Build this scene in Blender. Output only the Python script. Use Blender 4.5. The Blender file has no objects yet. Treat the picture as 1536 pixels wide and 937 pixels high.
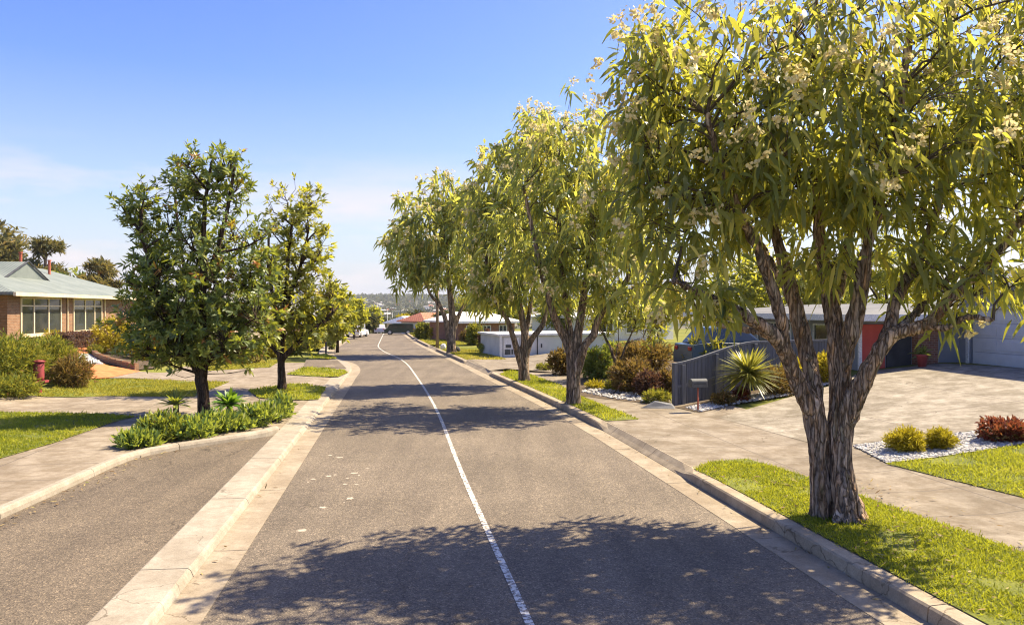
import bpy, bmesh, math, random
import numpy as np
from mathutils import Vector, Matrix, noise as mnoise

random.seed(7)
RNG = np.random.default_rng(7)
scene = bpy.context.scene
COL = scene.collection
PI = math.pi
F, HZ, CX, CAMZ = 1152.0, 463.0, 768.0, 3.3     # photograph's focal length in px, horizon row, centre column, lens height

# ------------------------------------------------------------------ materials
def new_mat(name):
    m = bpy.data.materials.new(name); m.use_nodes = True
    nt = m.node_tree
    for n in list(nt.nodes): nt.nodes.remove(n)
    out = nt.nodes.new('ShaderNodeOutputMaterial')
    return m, nt, out

def N(nt, kind, **kw):
    n = nt.nodes.new(kind)
    for k, v in kw.items():
        if k.startswith('i_'):
            n.inputs[k[2:].replace('_', ' ')].default_value = v
        else:
            setattr(n, k, v)
    return n

def ramp(nt, stops, fac):
    r = nt.nodes.new('ShaderNodeValToRGB')
    el = r.color_ramp.elements
    while len(el) > 1: el.remove(el[-1])
    el[0].position = stops[0][0]; el[0].color = (*stops[0][1], 1)
    for p, c in stops[1:]:
        e = el.new(p); e.color = (*c, 1)
    nt.links.new(fac, r.inputs[0])
    return r

def coords(nt, stretch=(1, 1, 1), rot=(0, 0, 0), kind='Object'):
    tc = nt.nodes.new('ShaderNodeTexCoord')
    mp = nt.nodes.new('ShaderNodeMapping')
    mp.inputs['Scale'].default_value = stretch
    mp.inputs['Rotation'].default_value = rot
    nt.links.new(tc.outputs[kind], mp.inputs[0])
    return mp.outputs[0]

def noise(nt, vec, scale, detail=4, rough=.6):
    n = N(nt, 'ShaderNodeTexNoise'); n.inputs['Scale'].default_value = scale
    n.inputs['Detail'].default_value = detail; n.inputs['Roughness'].default_value = rough
    nt.links.new(vec, n.inputs['Vector'])
    return n.outputs['Fac']

def mixc(nt, fac, a, b, mode='MIX'):
    m = nt.nodes.new('ShaderNodeMix'); m.data_type = 'RGBA'; m.blend_type = mode
    for s, v in ((0, fac), (6, a), (7, b)):
        if hasattr(v, 'links') or hasattr(v, 'is_linked'): nt.links.new(v, m.inputs[s])
        elif isinstance(v, tuple): m.inputs[s].default_value = (*v, 1)
        else: m.inputs[s].default_value = v
    return m.outputs[2]

def bump(nt, height, strength, dist):
    b = nt.nodes.new('ShaderNodeBump'); b.inputs['Strength'].default_value = strength
    b.inputs['Distance'].default_value = dist
    nt.links.new(height, b.inputs['Height'])
    return b.outputs[0]

def principled(nt, out, col, rough=.8, nrm=None, spec=.4, metal=0):
    p = nt.nodes.new('ShaderNodeBsdfPrincipled')
    if isinstance(col, tuple): p.inputs['Base Color'].default_value = (*col, 1)
    else: nt.links.new(col, p.inputs['Base Color'])
    if isinstance(rough, float): p.inputs['Roughness'].default_value = rough
    else: nt.links.new(rough, p.inputs['Roughness'])
    p.inputs['Specular IOR Level'].default_value = spec
    p.inputs['Metallic'].default_value = metal
    if nrm is not None: nt.links.new(nrm, p.inputs['Normal'])
    nt.links.new(p.outputs[0], out.inputs[0])
    return p

def surf(name, c1, c2, scale=2.0, detail=6, rough=.8, bs=0, bd=.01, bscale=None, stretch=(1, 1, 1), spec=.3, metal=0, fine=None, lo=.35, hi=.65):
    m, nt, out = new_mat(name)
    v = coords(nt, stretch)
    r = ramp(nt, [(lo, c1), (hi, c2)], noise(nt, v, scale, detail))
    c = r.outputs[0]
    if fine:
        f = ramp(nt, [(.3, (.72, .72, .72)), (.7, (1.18, 1.18, 1.18))], noise(nt, v, fine, 3))
        c = mixc(nt, 1.0, c, f.outputs[0], 'MULTIPLY')
    nrm = bump(nt, noise(nt, v, bscale or scale * 6, 5), bs, bd) if bs else None
    principled(nt, out, c, rough, nrm, spec, metal)
    return m

ROT_ROAD = (0, 0, math.radians(-8.3))
def concrete(name, c1, c2, joint=None, stain=(.55, .5, .43)):
    m, nt, out = new_mat(name)
    v = coords(nt)
    big = ramp(nt, [(.3, c1), (.7, c2)], noise(nt, v, .55, 8, .65))
    st = ramp(nt, [(.42, stain), (.62, (1, 1, 1))], noise(nt, v, 1.7, 9, .72))
    c = mixc(nt, .75 if joint else .4, big.outputs[0], st.outputs[0], 'MULTIPLY')
    cv = N(nt, 'ShaderNodeTexVoronoi', feature='DISTANCE_TO_EDGE'); cv.inputs['Scale'].default_value = .42
    wn = N(nt, 'ShaderNodeTexNoise'); wn.inputs['Scale'].default_value = 1.7; wn.inputs['Detail'].default_value = 7; nt.links.new(v, wn.inputs['Vector'])
    wa = N(nt, 'ShaderNodeVectorMath', operation='MULTIPLY_ADD'); wa.inputs[1].default_value = (1.3, 1.3, 0)
    nt.links.new(wn.outputs['Color'], wa.inputs[0]); nt.links.new(v, wa.inputs[2]); nt.links.new(wa.outputs[0], cv.inputs['Vector'])
    ck = ramp(nt, [(.0, (.45, .43, .4)), (.007, (1, 1, 1))], cv.outputs['Distance'])
    cg = ramp(nt, [(.52, (0, 0, 0)), (.56, (1, 1, 1))], noise(nt, v, .3, 2))
    c = mixc(nt, cg.outputs[0], c, mixc(nt, 1.0, c, ck.outputs[0], 'MULTIPLY'))
    fine = ramp(nt, [(.25, (.7, .7, .7)), (.75, (1.22, 1.22, 1.22))], noise(nt, v, 55, 4, .7))
    c = mixc(nt, .9, c, fine.outputs[0], 'MULTIPLY')
    mid = ramp(nt, [(.3, (.78, .77, .75)), (.7, (1.14, 1.14, 1.14))], noise(nt, v, 6.5, 8, .7))
    c = mixc(nt, .8, c, mid.outputs[0], 'MULTIPLY')
    if joint:
        vr = coords(nt, (1, 1, 1), ROT_ROAD)
        b = nt.nodes.new('ShaderNodeTexBrick'); b.offset = 0; b.squash = 1
        b.inputs['Scale'].default_value = 1.0
        b.inputs['Mortar Size'].default_value = .017
        b.inputs['Mortar Smooth'].default_value = .3
        b.inputs['Brick Width'].default_value = joint[0]; b.inputs['Row Height'].default_value = joint[1]
        nt.links.new(vr, b.inputs['Vector'])
        c = mixc(nt, b.outputs['Fac'], c, (.12, .10, .08))
    nrm = bump(nt, noise(nt, v, 40, 5, .7), .35, .006)
    principled(nt, out, c, .9, nrm, .2)
    return m

def asphalt(name, c1, c2):
    m, nt, out = new_mat(name)
    v = coords(nt)
    big = ramp(nt, [(.3, c1), (.7, c2)], noise(nt, v, .35, 7, .62))
    vs = coords(nt, (1.0, .12, 1), ROT_ROAD)
    tr = ramp(nt, [(.35, (.78, .78, .79)), (.65, (1.12, 1.12, 1.11))], noise(nt, vs, 1.6, 4))
    c = mixc(nt, .8, big.outputs[0], tr.outputs[0], 'MULTIPLY')
    vo = N(nt, 'ShaderNodeTexVoronoi'); vo.inputs['Scale'].default_value = 62
    nt.links.new(v, vo.inputs['Vector'])
    hs = N(nt, 'ShaderNodeSeparateColor'); nt.links.new(vo.outputs['Color'], hs.inputs[0])
    sp = ramp(nt, [(.0, (.45, .44, .44)), (.5, (.95, .95, .95)), (.85, (1.2, 1.18, 1.15)), (1, (2.3, 2.2, 2.0))], hs.outputs[0])
    c = mixc(nt, .75, c, sp.outputs[0], 'MULTIPLY')
    n2 = ramp(nt, [(.35, (.8, .8, .8)), (.65, (1.15, 1.15, 1.15))], noise(nt, v, 9, 4))
    c = mixc(nt, .6, c, n2.outputs[0], 'MULTIPLY')
    vc = N(nt, 'ShaderNodeTexVoronoi', feature='DISTANCE_TO_EDGE'); vc.inputs['Scale'].default_value = .33
    wob = N(nt, 'ShaderNodeTexNoise'); wob.inputs['Scale'].default_value = 1.4; wob.inputs['Detail'].default_value = 6
    nt.links.new(v, wob.inputs['Vector'])
    va = N(nt, 'ShaderNodeVectorMath', operation='MULTIPLY_ADD'); va.inputs[1].default_value = (1.6, 1.6, 0)
    nt.links.new(wob.outputs['Color'], va.inputs[0]); nt.links.new(v, va.inputs[2]); nt.links.new(va.outputs[0], vc.inputs['Vector'])
    crk = ramp(nt, [(.0, (.4, .4, .4)), (.006, (1, 1, 1))], vc.outputs['Distance'])
    gate = ramp(nt, [(.5, (0, 0, 0)), (.6, (1, 1, 1))], noise(nt, v, .22, 3))
    c = mixc(nt, gate.outputs[0], c, mixc(nt, 1.0, c, crk.outputs[0], 'MULTIPLY'))
    nrm = bump(nt, vo.outputs['Distance'], .5, .012)
    principled(nt, out, c, .85, nrm, .25)
    return m

def leafmat(name, stops, trans=(.4, .45, .05), tf=.4, rough=.45, spec=.4, tmix=.75):
    m, nt, out = new_mat(name)
    at = N(nt, 'ShaderNodeAttribute', attribute_name='tone')
    r = ramp(nt, stops, at.outputs['Fac'])
    p = nt.nodes.new('ShaderNodeBsdfPrincipled')
    nt.links.new(r.outputs[0], p.inputs['Base Color'])
    p.inputs['Roughness'].default_value = rough; p.inputs['Specular IOR Level'].default_value = spec
    t = nt.nodes.new('ShaderNodeBsdfTranslucent')
    tc = mixc(nt, tmix, r.outputs[0], trans)
    nt.links.new(tc, t.inputs[0])
    mx = nt.nodes.new('ShaderNodeMixShader'); mx.inputs[0].default_value = tf
    nt.links.new(p.outputs[0], mx.inputs[1]); nt.links.new(t.outputs[0], mx.inputs[2])
    nt.links.new(mx.outputs[0], out.inputs[0])
    return m

def bark(name, cols, sc=1.0):
    m, nt, out = new_mat(name)
    v = coords(nt, (1, 1, .14))
    n1 = noise(nt, v, 9 * sc, 6, .65)
    r = ramp(nt, cols, n1)
    v2 = coords(nt, (1, 1, .3))
    r2 = ramp(nt, [(.35, (.35, .33, .3)), (.55, (1, 1, 1)), (.75, (1.35, 1.2, 1.0))], noise(nt, v2, 22 * sc, 5, .6))
    c = mixc(nt, .85, r.outputs[0], r2.outputs[0], 'MULTIPLY')
    vw = N(nt, 'ShaderNodeTexNoise'); vw.inputs['Scale'].default_value = 7; vw.inputs['Detail'].default_value = 4
    nt.links.new(coords(nt, (1, 1, .35)), vw.inputs['Vector'])
    va = N(nt, 'ShaderNodeVectorMath', operation='MULTIPLY_ADD'); va.inputs[1].default_value = (.16, .16, .10)
    nt.links.new(vw.outputs['Color'], va.inputs[0]); nt.links.new(coords(nt, (1, 1, .075)), va.inputs[2])
    vo = N(nt, 'ShaderNodeTexVoronoi', feature='DISTANCE_TO_EDGE'); vo.inputs['Scale'].default_value = 17 * sc
    nt.links.new(va.outputs[0], vo.inputs['Vector'])
    vc = N(nt, 'ShaderNodeTexVoronoi'); vc.inputs['Scale'].default_value = 17 * sc; nt.links.new(va.outputs[0], vc.inputs['Vector'])
    hs = N(nt, 'ShaderNodeSeparateColor'); nt.links.new(vc.outputs['Color'], hs.inputs[0])
    pl = ramp(nt, [(0, (.55, .52, .5)), (.35, (.9, .85, .8)), (.6, (1.25, 1.0, .75)), (.8, (1.5, 1.4, 1.3)), (1, (.7, .72, .6))], hs.outputs[0])
    c = mixc(nt, .85, c, pl.outputs[0], 'MULTIPLY')
    ed = ramp(nt, [(.0, (.2, .17, .14)), (.16, (1, 1, 1))], vo.outputs['Distance'])
    c = mixc(nt, .72, c, ed.outputs[0], 'MULTIPLY')
    hgt = N(nt, 'ShaderNodeMath', operation='MULTIPLY_ADD'); hgt.inputs[1].default_value = 1.4
    nt.links.new(ed.outputs[0], hgt.inputs[0]); nt.links.new(noise(nt, v, 26 * sc, 6, .7), hgt.inputs[2])
    nrm = bump(nt, hgt.outputs[0], .9, .03)
    principled(nt, out, c, .9, nrm, .15)
    return m

def brick(name, c1, c2, mortar, bw=.24, bh=.086):
    m, nt, out = new_mat(name)
    tc = nt.nodes.new('ShaderNodeTexCoord')
    sx = nt.nodes.new('ShaderNodeSeparateXYZ'); nt.links.new(tc.outputs['Object'], sx.inputs[0])
    ad = N(nt, 'ShaderNodeMath', operation='ADD'); nt.links.new(sx.outputs[0], ad.inputs[0]); nt.links.new(sx.outputs[1], ad.inputs[1])
    cb = nt.nodes.new('ShaderNodeCombineXYZ'); nt.links.new(ad.outputs[0], cb.inputs[0]); nt.links.new(sx.outputs[2], cb.inputs[1])
    b = nt.nodes.new('ShaderNodeTexBrick'); b.inputs['Scale'].default_value = 1
    b.inputs['Brick Width'].default_value = bw; b.inputs['Row Height'].default_value = bh
    b.inputs['Mortar Size'].default_value = .007
    b.inputs['Color1'].default_value = (*c1, 1); b.inputs['Color2'].default_value = (*c2, 1); b.inputs['Mortar'].default_value = (*mortar, 1)
    nt.links.new(cb.outputs[0], b.inputs['Vector'])
    v = coords(nt)
    f = ramp(nt, [(.3, (.75, .75, .75)), (.7, (1.2, 1.2, 1.2))], noise(nt, v, 6, 5))
    c = mixc(nt, .7, b.outputs['Color'], f.outputs[0], 'MULTIPLY')
    principled(nt, out, c, .9, bump(nt, b.outputs['Fac'], -.4, .01), .2)
    return m

def paving(name, c1, c2, mortar):
    m, nt, out = new_mat(name)
    v = coords(nt)
    b = nt.nodes.new('ShaderNodeTexBrick'); b.inputs['Scale'].default_value = 1
    b.inputs['Brick Width'].default_value = .23; b.inputs['Row Height'].default_value = .115
    b.inputs['Mortar Size'].default_value = .006
    b.inputs['Color1'].default_value = (*c1, 1); b.inputs['Color2'].default_value = (*c2, 1); b.inputs['Mortar'].default_value = (*mortar, 1)
    nt.links.new(v, b.inputs['Vector'])
    f = ramp(nt, [(.3, (.75, .75, .75)), (.7, (1.2, 1.2, 1.2))], noise(nt, v, 1.3, 6))
    c = mixc(nt, .8, b.outputs['Color'], f.outputs[0], 'MULTIPLY')
    principled(nt, out, c, .9, None, .2)
    return m

def roofsheet(name, c1, c2, period=.12, rot=0):
    m, nt, out = new_mat(name)
    v = coords(nt)
    r = ramp(nt, [(.35, c1), (.65, c2)], noise(nt, v, .8, 6))
    vr = coords(nt, (1, 1, 1), (0, 0, rot))
    w = N(nt, 'ShaderNodeTexWave', wave_type='BANDS', bands_direction='X'); w.inputs['Scale'].default_value = 1 / period / 3.14
    nt.links.new(vr, w.inputs['Vector'])
    wr = ramp(nt, [(.0, (.8, .8, .8)), (.5, (1.05, 1.05, 1.05))], w.outputs['Fac'])
    c = mixc(nt, .6, r.outputs[0], wr.outputs[0], 'MULTIPLY')
    principled(nt, out, c, .7, bump(nt, w.outputs['Fac'], .5, .03), .25)
    return m

M = {}
M['asphalt'] = asphalt('asphalt', (.125, .103, .077), (.184, .152, .114))
M['asphalt_bay'] = asphalt('asphalt_bay', (.112, .090, .064), (.158, .127, .091))
M['concrete'] = concrete('concrete', (.215, .183, .138), (.32, .277, .215), (1.9, 1.5))
M['concrete_left'] = concrete('concrete_left', (.25, .21, .158), (.35, .30, .23), (2.6, 1.5))
M['concrete_drive'] = concrete('concrete_drive', (.25, .22, .17), (.40, .36, .29), (4.0, 3.6), (.45, .42, .36))
M['kerb'] = concrete('kerb_concrete', (.30, .262, .205), (.385, .345, .28))
M['gutter'] = concrete('gutter_concrete', (.285, .237, .172), (.365, .313, .235), None, (.5, .42, .32))
M['old_kerb'] = concrete('old_kerb', (.34, .28, .20), (.45, .375, .27), None, (.35, .32, .28))
M['lawn'] = surf('lawn_soil', (.09, .11, .014), (.19, .20, .03), 1.1, 8, .95, .6, .03, 60, fine=30)
M['ground'] = surf('ground_grass', (.10, .12, .022), (.20, .185, .045), .22, 9, .95, .6, .03, 40, fine=18)
M['mulch'] = surf('mulch', (.05, .036, .024), (.12, .085, .05), 9, 6, .95, .8, .03, 40)
M['pebble'] = surf('pebble_white', (.26, .25, .235), (.54, .53, .51), 9, 3, .8)
M['pebblebase'] = surf('pebble_base', (.20, .19, .17), (.50, .49, .46), 26, 5, .9, .9, .03, 34)
M['brickpath'] = paving('brick_paving', (.46, .15, .05), (.54, .215, .08), (.3, .13, .06))
M['mark'] = None

def linepaint():
    m, nt, out = new_mat('line_paint')
    v = coords(nt)
    wear = ramp(nt, [(.45, (.17, .145, .12)), (.53, (.64, .62, .56))], noise(nt, v, 14, 8, .75))
    d = ramp(nt, [(.3, (.75, .75, .72)), (.7, (1.1, 1.1, 1.1))], noise(nt, v, 1.2, 5))
    principled(nt, out, mixc(nt, .8, wear.outputs[0], d.outputs[0], 'MULTIPLY'), .75, None, .3)
    return m
M['mark'] = linepaint()

GREEN_DROOP = [(0, (.03, .075, .042)), (.4, (.075, .14, .062)), (.6, (.16, .215, .07)), (.78, (.36, .36, .07)), (1, (.66, .55, .11))]
M['droop'] = leafmat('drooping_leaf', GREEN_DROOP, (.82, .76, .06), .52, .40, .45, .62)
M['droop_far'] = leafmat('drooping_leaf_far', [(p, tuple(min(1, c * 1.15) for c in col)) for p, col in GREEN_DROOP], (.82, .78, .09), .54, .42, .45, .64)
M['blossom'] = leafmat('cream_blossom', [(0, (.66, .56, .26)), (.6, (.80, .72, .40)), (1, (.74, .56, .24))], (.85, .75, .4), .35, .8, .1)
M['gloss'] = leafmat('glossy_leaf', [(0, (.042, .08, .028)), (.4, (.10, .15, .042)), (.72, (.21, .26, .06)), (.93, (.40, .39, .08)), (.96, (.33, .10, .03)), (1, (.40, .15, .04))], (.55, .58, .04), .36, .42, .4)
M['gloss_yel'] = leafmat('sunny_leaf', [(0, (.06, .10, .026)), (.5, (.16, .20, .04)), (.9, (.32, .31, .055)), (1, (.42, .25, .06))], (.7, .66, .05), .48, .45, .4)
M['pine'] = leafmat('pine_needle', [(0, (.045, .06, .028)), (.5, (.12, .115, .045)), (1, (.27, .19, .06))], (.4, .33, .07), .3, .7, .15)
M['juniper'] = leafmat('juniper', [(0, (.05, .085, .016)), (.5, (.13, .16, .026)), (.85, (.26, .23, .04)), (1, (.36, .18, .07))], (.55, .5, .05), .35, .7, .15)
M['purple'] = leafmat('purple_foliage', [(0, (.04, .025, .022)), (.6, (.10, .055, .045)), (1, (.16, .11, .05))], (.3, .14, .06), .25, .6, .2)
M['golden'] = leafmat('golden_shrub', [(0, (.16, .14, .012)), (.5, (.38, .31, .018)), (1, (.55, .45, .04))], (.6, .5, .03), .35, .6, .2)
M['groundcover'] = leafmat('ground_cover_leaf', [(0, (.04, .085, .03)), (.5, (.10, .17, .052)), (.86, (.22, .29, .09)), (.95, (.45, .45, .24)), (1, (.62, .6, .40))], (.6, .66, .06), .4, .4, .4)
M['fern'] = leafmat('bright_frond', [(0, (.05, .12, .012)), (.5, (.10, .21, .02)), (1, (.17, .30, .035))], (.40, .6, .04), .35, .4, .4)
M['yucca'] = leafmat('yucca_leaf', [(0, (.05, .075, .018)), (.5, (.15, .17, .035)), (1, (.34, .32, .08))], (.6, .55, .06), .38, .4, .4)
M['redsucc'] = leafmat('red_succulent', [(0, (.07, .012, .01)), (.5, (.16, .035, .022)), (.7, (.16, .12, .03)), (1, (.24, .24, .05))], (.5, .14, .05), .3, .5, .3)
M['rust'] = leafmat('rust_shrub', [(0, (.06, .05, .018)), (.5, (.15, .11, .03)), (.8, (.22, .12, .05)), (1, (.3, .13, .07))], (.45, .3, .06), .3, .6, .2)
M['blade'] = leafmat('grass_blade', [(0, (.10, .13, .014)), (.45, (.20, .225, .024)), (.8, (.34, .325, .045)), (1, (.50, .41, .14))], (.6, .6, .03), .45, .6, .2)
M['blade_dry'] = leafmat('grass_blade_dry', [(0, (.17, .19, .02)), (.5, (.30, .28, .035)), (.85, (.42, .36, .07)), (1, (.55, .45, .18))], (.62, .54, .06), .4, .65, .2)
M['far_wood'] = leafmat('far_wood', [(0, (.03, .045, .02)), (.5, (.06, .075, .03)), (1, (.13, .12, .045))], (.3, .28, .08), .2, .8, .1)

M['bark'] = bark('peeling_bark', [(.26, (.09, .072, .055)), (.36, (.30, .235, .18)), (.48, (.50, .42, .345)), (.60, (.39, .275, .18)), (.68, (.30, .27, .16)), (.8, (.58, .50, .42))])
M['bark_far'] = bark('brown_bark', [(.3, (.11, .09, .07)), (.5, (.34, .275, .21)), (.75, (.54, .45, .35))], .8)
M['bark_dark'] = bark('dark_bark', [(.3, (.035, .028, .022)), (.55, (.12, .09, .07)), (.8, (.22, .165, .125))])
M['bark_twig'] = surf('twig_bark', (.05, .038, .026), (.12, .09, .06), 5, 4, .9)
M['bark_pine'] = surf('pine_bark', (.14, .09, .06), (.26, .17, .11), 3, 4, .9)

M['brick_l'] = brick('tan_brick', (.20, .10, .055), (.28, .15, .085), (.27, .23, .17))
M['brick_r'] = brick('red_brick', (.20, .08, .05), (.27, .12, .075), (.3, .26, .22))
M['roof_green'] = roofsheet('green_roof', (.14, .165, .15), (.195, .22, .20), .2, math.radians(-8))
M['roof_grey'] = roofsheet('grey_roof', (.13, .13, .125), (.18, .18, .17), .2, math.radians(-8))
M['roof_red'] = roofsheet('red_roof', (.38, .13, .07), (.48, .20, .11), .33)
M['roof_white'] = roofsheet('pale_roof', (.68, .66, .62), (.80, .78, .74), .3)
M['cream'] = surf('cream_paint', (.62, .50, .33), (.72, .60, .42), 3, 4, .6)
M['white'] = surf('white_paint', (.66, .66, .65), (.78, .78, .76), 1.4, 6, .6, fine=20)
M['white_wall'] = surf('white_render', (.47, .48, .48), (.60, .60, .59), .9, 7, .8, .2, .01, 30)
M['bluegrey'] = surf('blue_grey_paint', (.22, .24, .285), (.28, .30, .34), 1.2, 6, .7)
M['garage'] = surf('garage_door_paint', (.58, .59, .61), (.66, .67, .69), 1.5, 6, .55)
M['charcoal'] = surf('charcoal', (.028, .03, .034), (.05, .052, .058), 2, 4, .6)
M['fence'] = surf('weathered_grey_timber', (.085, .088, .096), (.15, .153, .162), 3.5, 8, .85, .4, .01, 30, stretch=(4, 4, .25))
M['fencecap'] = surf('grey_cap_rail', (.12, .122, .128), (.19, .19, .195), 4, 6, .8)
M['red'] = surf('red_panel', (.40, .055, .045), (.50, .085, .065), 1.5, 5, .6)
M['darkred'] = surf('dark_red_paint', (.22, .035, .04), (.30, .06, .06), 4, 5, .6)
M['rustpost'] = surf('rusty_post', (.34, .08, .045), (.45, .14, .08), 8, 4, .8)
M['boxgrey'] = surf('grey_metal', (.06, .063, .06), (.10, .104, .098), 6, 5, .65)
M['glass'] = surf('window_glass', (.018, .022, .022), (.05, .055, .045), .7, 3, .06, spec=.8)
M['curtain'] = surf('lit_curtain', (.3, .24, .12), (.42, .34, .18), 2, 3, .8)
M['pole'] = surf('galvanised_pole', (.42, .41, .39), (.55, .54, .5), 2, 4, .6)
M['woodpole'] = surf('timber_pole', (.19, .13, .09), (.30, .22, .15), 2, 4, .9, stretch=(3, 3, .3))
M['tyre'] = surf('tyre', (.018, .018, .018), (.03, .03, .03), 5, 3, .9)
M['rim'] = surf('alloy', (.5, .5, .5), (.6, .6, .6), 5, 3, .35, metal=.8)
def paint(n, c): return surf(n, c, tuple(x * 1.1 for x in c), .6, 2, .25, spec=.6)
M['car_white'] = paint('car_white', (.75, .75, .74)); M['car_green'] = paint('car_green', (.022, .04, .026)); M['car_blue'] = paint('car_blue', (.06, .095, .15)); M['car_silver'] = paint('car_silver', (.45, .46, .48))
M['lens'] = surf('lamp_lens', (.6, .6, .58), (.75, .75, .72), 3, 2, .15, spec=.7)
M['redlens'] = surf('tail_lens', (.35, .02, .02), (.45, .03, .03), 3, 2, .2, spec=.7)
M['rock'] = surf('rock', (.30, .25, .2), (.46, .40, .33), 3, 6, .9, .5, .03, 12)
M['splash'] = surf('mortar_splash', (.30, .255, .195), (.43, .37, .29), 14, 5, .9)
M['orange'] = surf('terracotta', (.55, .25, .08), (.62, .32, .12), 4, 3, .8)

# ------------------------------------------------------------------ terrain functions
def catmull(pts, n=400):
    p = np.array(pts, float); ys = p[:, 0]; xs = p[:, 1]
    m = np.gradient(xs, ys)
    yy = np.linspace(ys[0], ys[-1], n)
    k = np.clip(np.searchsorted(ys, yy) - 1, 0, len(ys) - 2)
    h = ys[k + 1] - ys[k]; t = (yy - ys[k]) / h
    xx = ((2*t**3 - 3*t**2 + 1) * xs[k] + (t**3 - 2*t**2 + t) * h * m[k] + (-2*t**3 + 3*t**2) * xs[k+1] + (t**3 - t**2) * h * m[k+1])
    return yy, xx
RYs, RXs = catmull([(-30, 9.4), (8.02, 3.89), (15, 2.85), (21.5, 1.83), (28, .55), (36, -1.2), (48, -3.75), (64, -7.3), (76, -9.8), (93, -13.0), (200, -30), (420, -62)], 900)
LYs, LXs = catmull([(-30, 2.28), (8.02, -3.26), (24.2, -5.63), (36, -7.36), (42, -8.3), (46, -9.4), (50, -11.1), (55, -12.7), (76, -16.4), (93, -19.3), (200, -37), (420, -69)], 900)
CYs, CXs = catmull([(-30, 5.75), (8.02, .19), (14.5, -.86), (25, -2.45), (35.5, -4.3), (50.7, -7.4), (59.4, -9.9), (66.7, -11.6), (76, -13.1), (90.5, -15.3), (140, -23)], 900)
def RX(y): return np.interp(y, RYs, RXs)
def LX(y): return np.interp(y, LYs, LXs)
def CXL(y): return np.interp(y, CYs, CXs)
K = .985
def sstep(a, b, x):
    t = np.clip((x - a) / (b - a), 0, 1); return t * t * (3 - 2 * t)
def drop(y):
    d = np.maximum(0, y - 94.0)
    near = np.where(d < 28, -.0009 * d * d, -.7056 - .05 * (d - 28))
    return np.maximum(near, -17.0)
def hill(x, y):
    base = 55.0 * sstep(480, 2600, y) + 3.0 * np.sin(x / 260.0 + 1.0) * sstep(900, 2400, y) + 2.0 * np.sin(x / 90.0) * sstep(1200, 2600, y)
    return base - 60 * sstep(2650, 4200, y)
def H(x, y):
    x = np.asarray(x, float); y = np.asarray(y, float)
    dr = (x - RX(y)) * K; dl = (LX(y) - x) * K
    fade = 1 - .55 * sstep(44, 62, y)
    hr = .18 + .1 * np.clip(dr - 4.0, 0, 11.2) * fade
    hl = .12 + .08 * sstep(1.15, 1.7, dl) + 1.4 * np.clip((dl - 9.5) / 9.5, 0, 1)
    h = np.where(dr > .45, hr, np.where(dl > .4, hl, 0.0))
    return h + drop(y) + hill(x, y)
def Hs(x, y): return float(H(x, y))

def PX(px, py, Y):
    return Vector(((px - CX) / F * Y, Y, CAMZ - (py - HZ) / F * Y))
def G(px, py, z=None):
    a = (px - CX) / F; b = (py - HZ) / F
    if z is not None:
        Y = (CAMZ - z) / b; return (a * Y, Y)
    Y = 2.0
    while Y < 400:
        if CAMZ - b * Y <= Hs(a * Y, Y): break
        Y += .05
    lo, hi = Y - .05, Y
    for _ in range(20):
        m = (lo + hi) / 2
        if CAMZ - b * m <= Hs(a * m, m): hi = m
        else: lo = m
    return (a * hi, hi)

# ------------------------------------------------------------------ objects
def tag(o, label=None, cat=None, group=None, kind=None):
    if label: o['label'] = label
    if cat: o['category'] = cat
    if group: o['group'] = group
    if kind: o['kind'] = kind
    return o
def thing(name, label, cat, loc=(0, 0, 0), group=None):
    o = bpy.data.objects.new(name, None); COL.objects.link(o); o.location = loc; o.empty_display_size = .2
    return tag(o, label, cat, group)
def wloc(o):
    v = Vector((0, 0, 0))
    while o is not None: v = v + Vector(o.location); o = o.parent
    return v
def link(name, me, mat, parent=None, smooth=False):
    o = bpy.data.objects.new(name, me); COL.objects.link(o)
    if mat is not None: me.materials.append(mat)
    if parent is not None: o.parent = parent
    if smooth: me.shade_smooth()
    return o
def dup(root, loc, rz=0, sc=1, label=None, group=None):
    def cp(o, par):
        c = o.copy(); COL.objects.link(c)
        if par is not None: c.parent = par
        for ch in list(o.children): cp(ch, c)
        return c
    r = cp(root, None); r.location = loc; r.rotation_euler = (0, 0, rz); r.scale = (sc, sc, sc)
    if label: r['label'] = label
    if group: r['group'] = group
    return r

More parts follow.
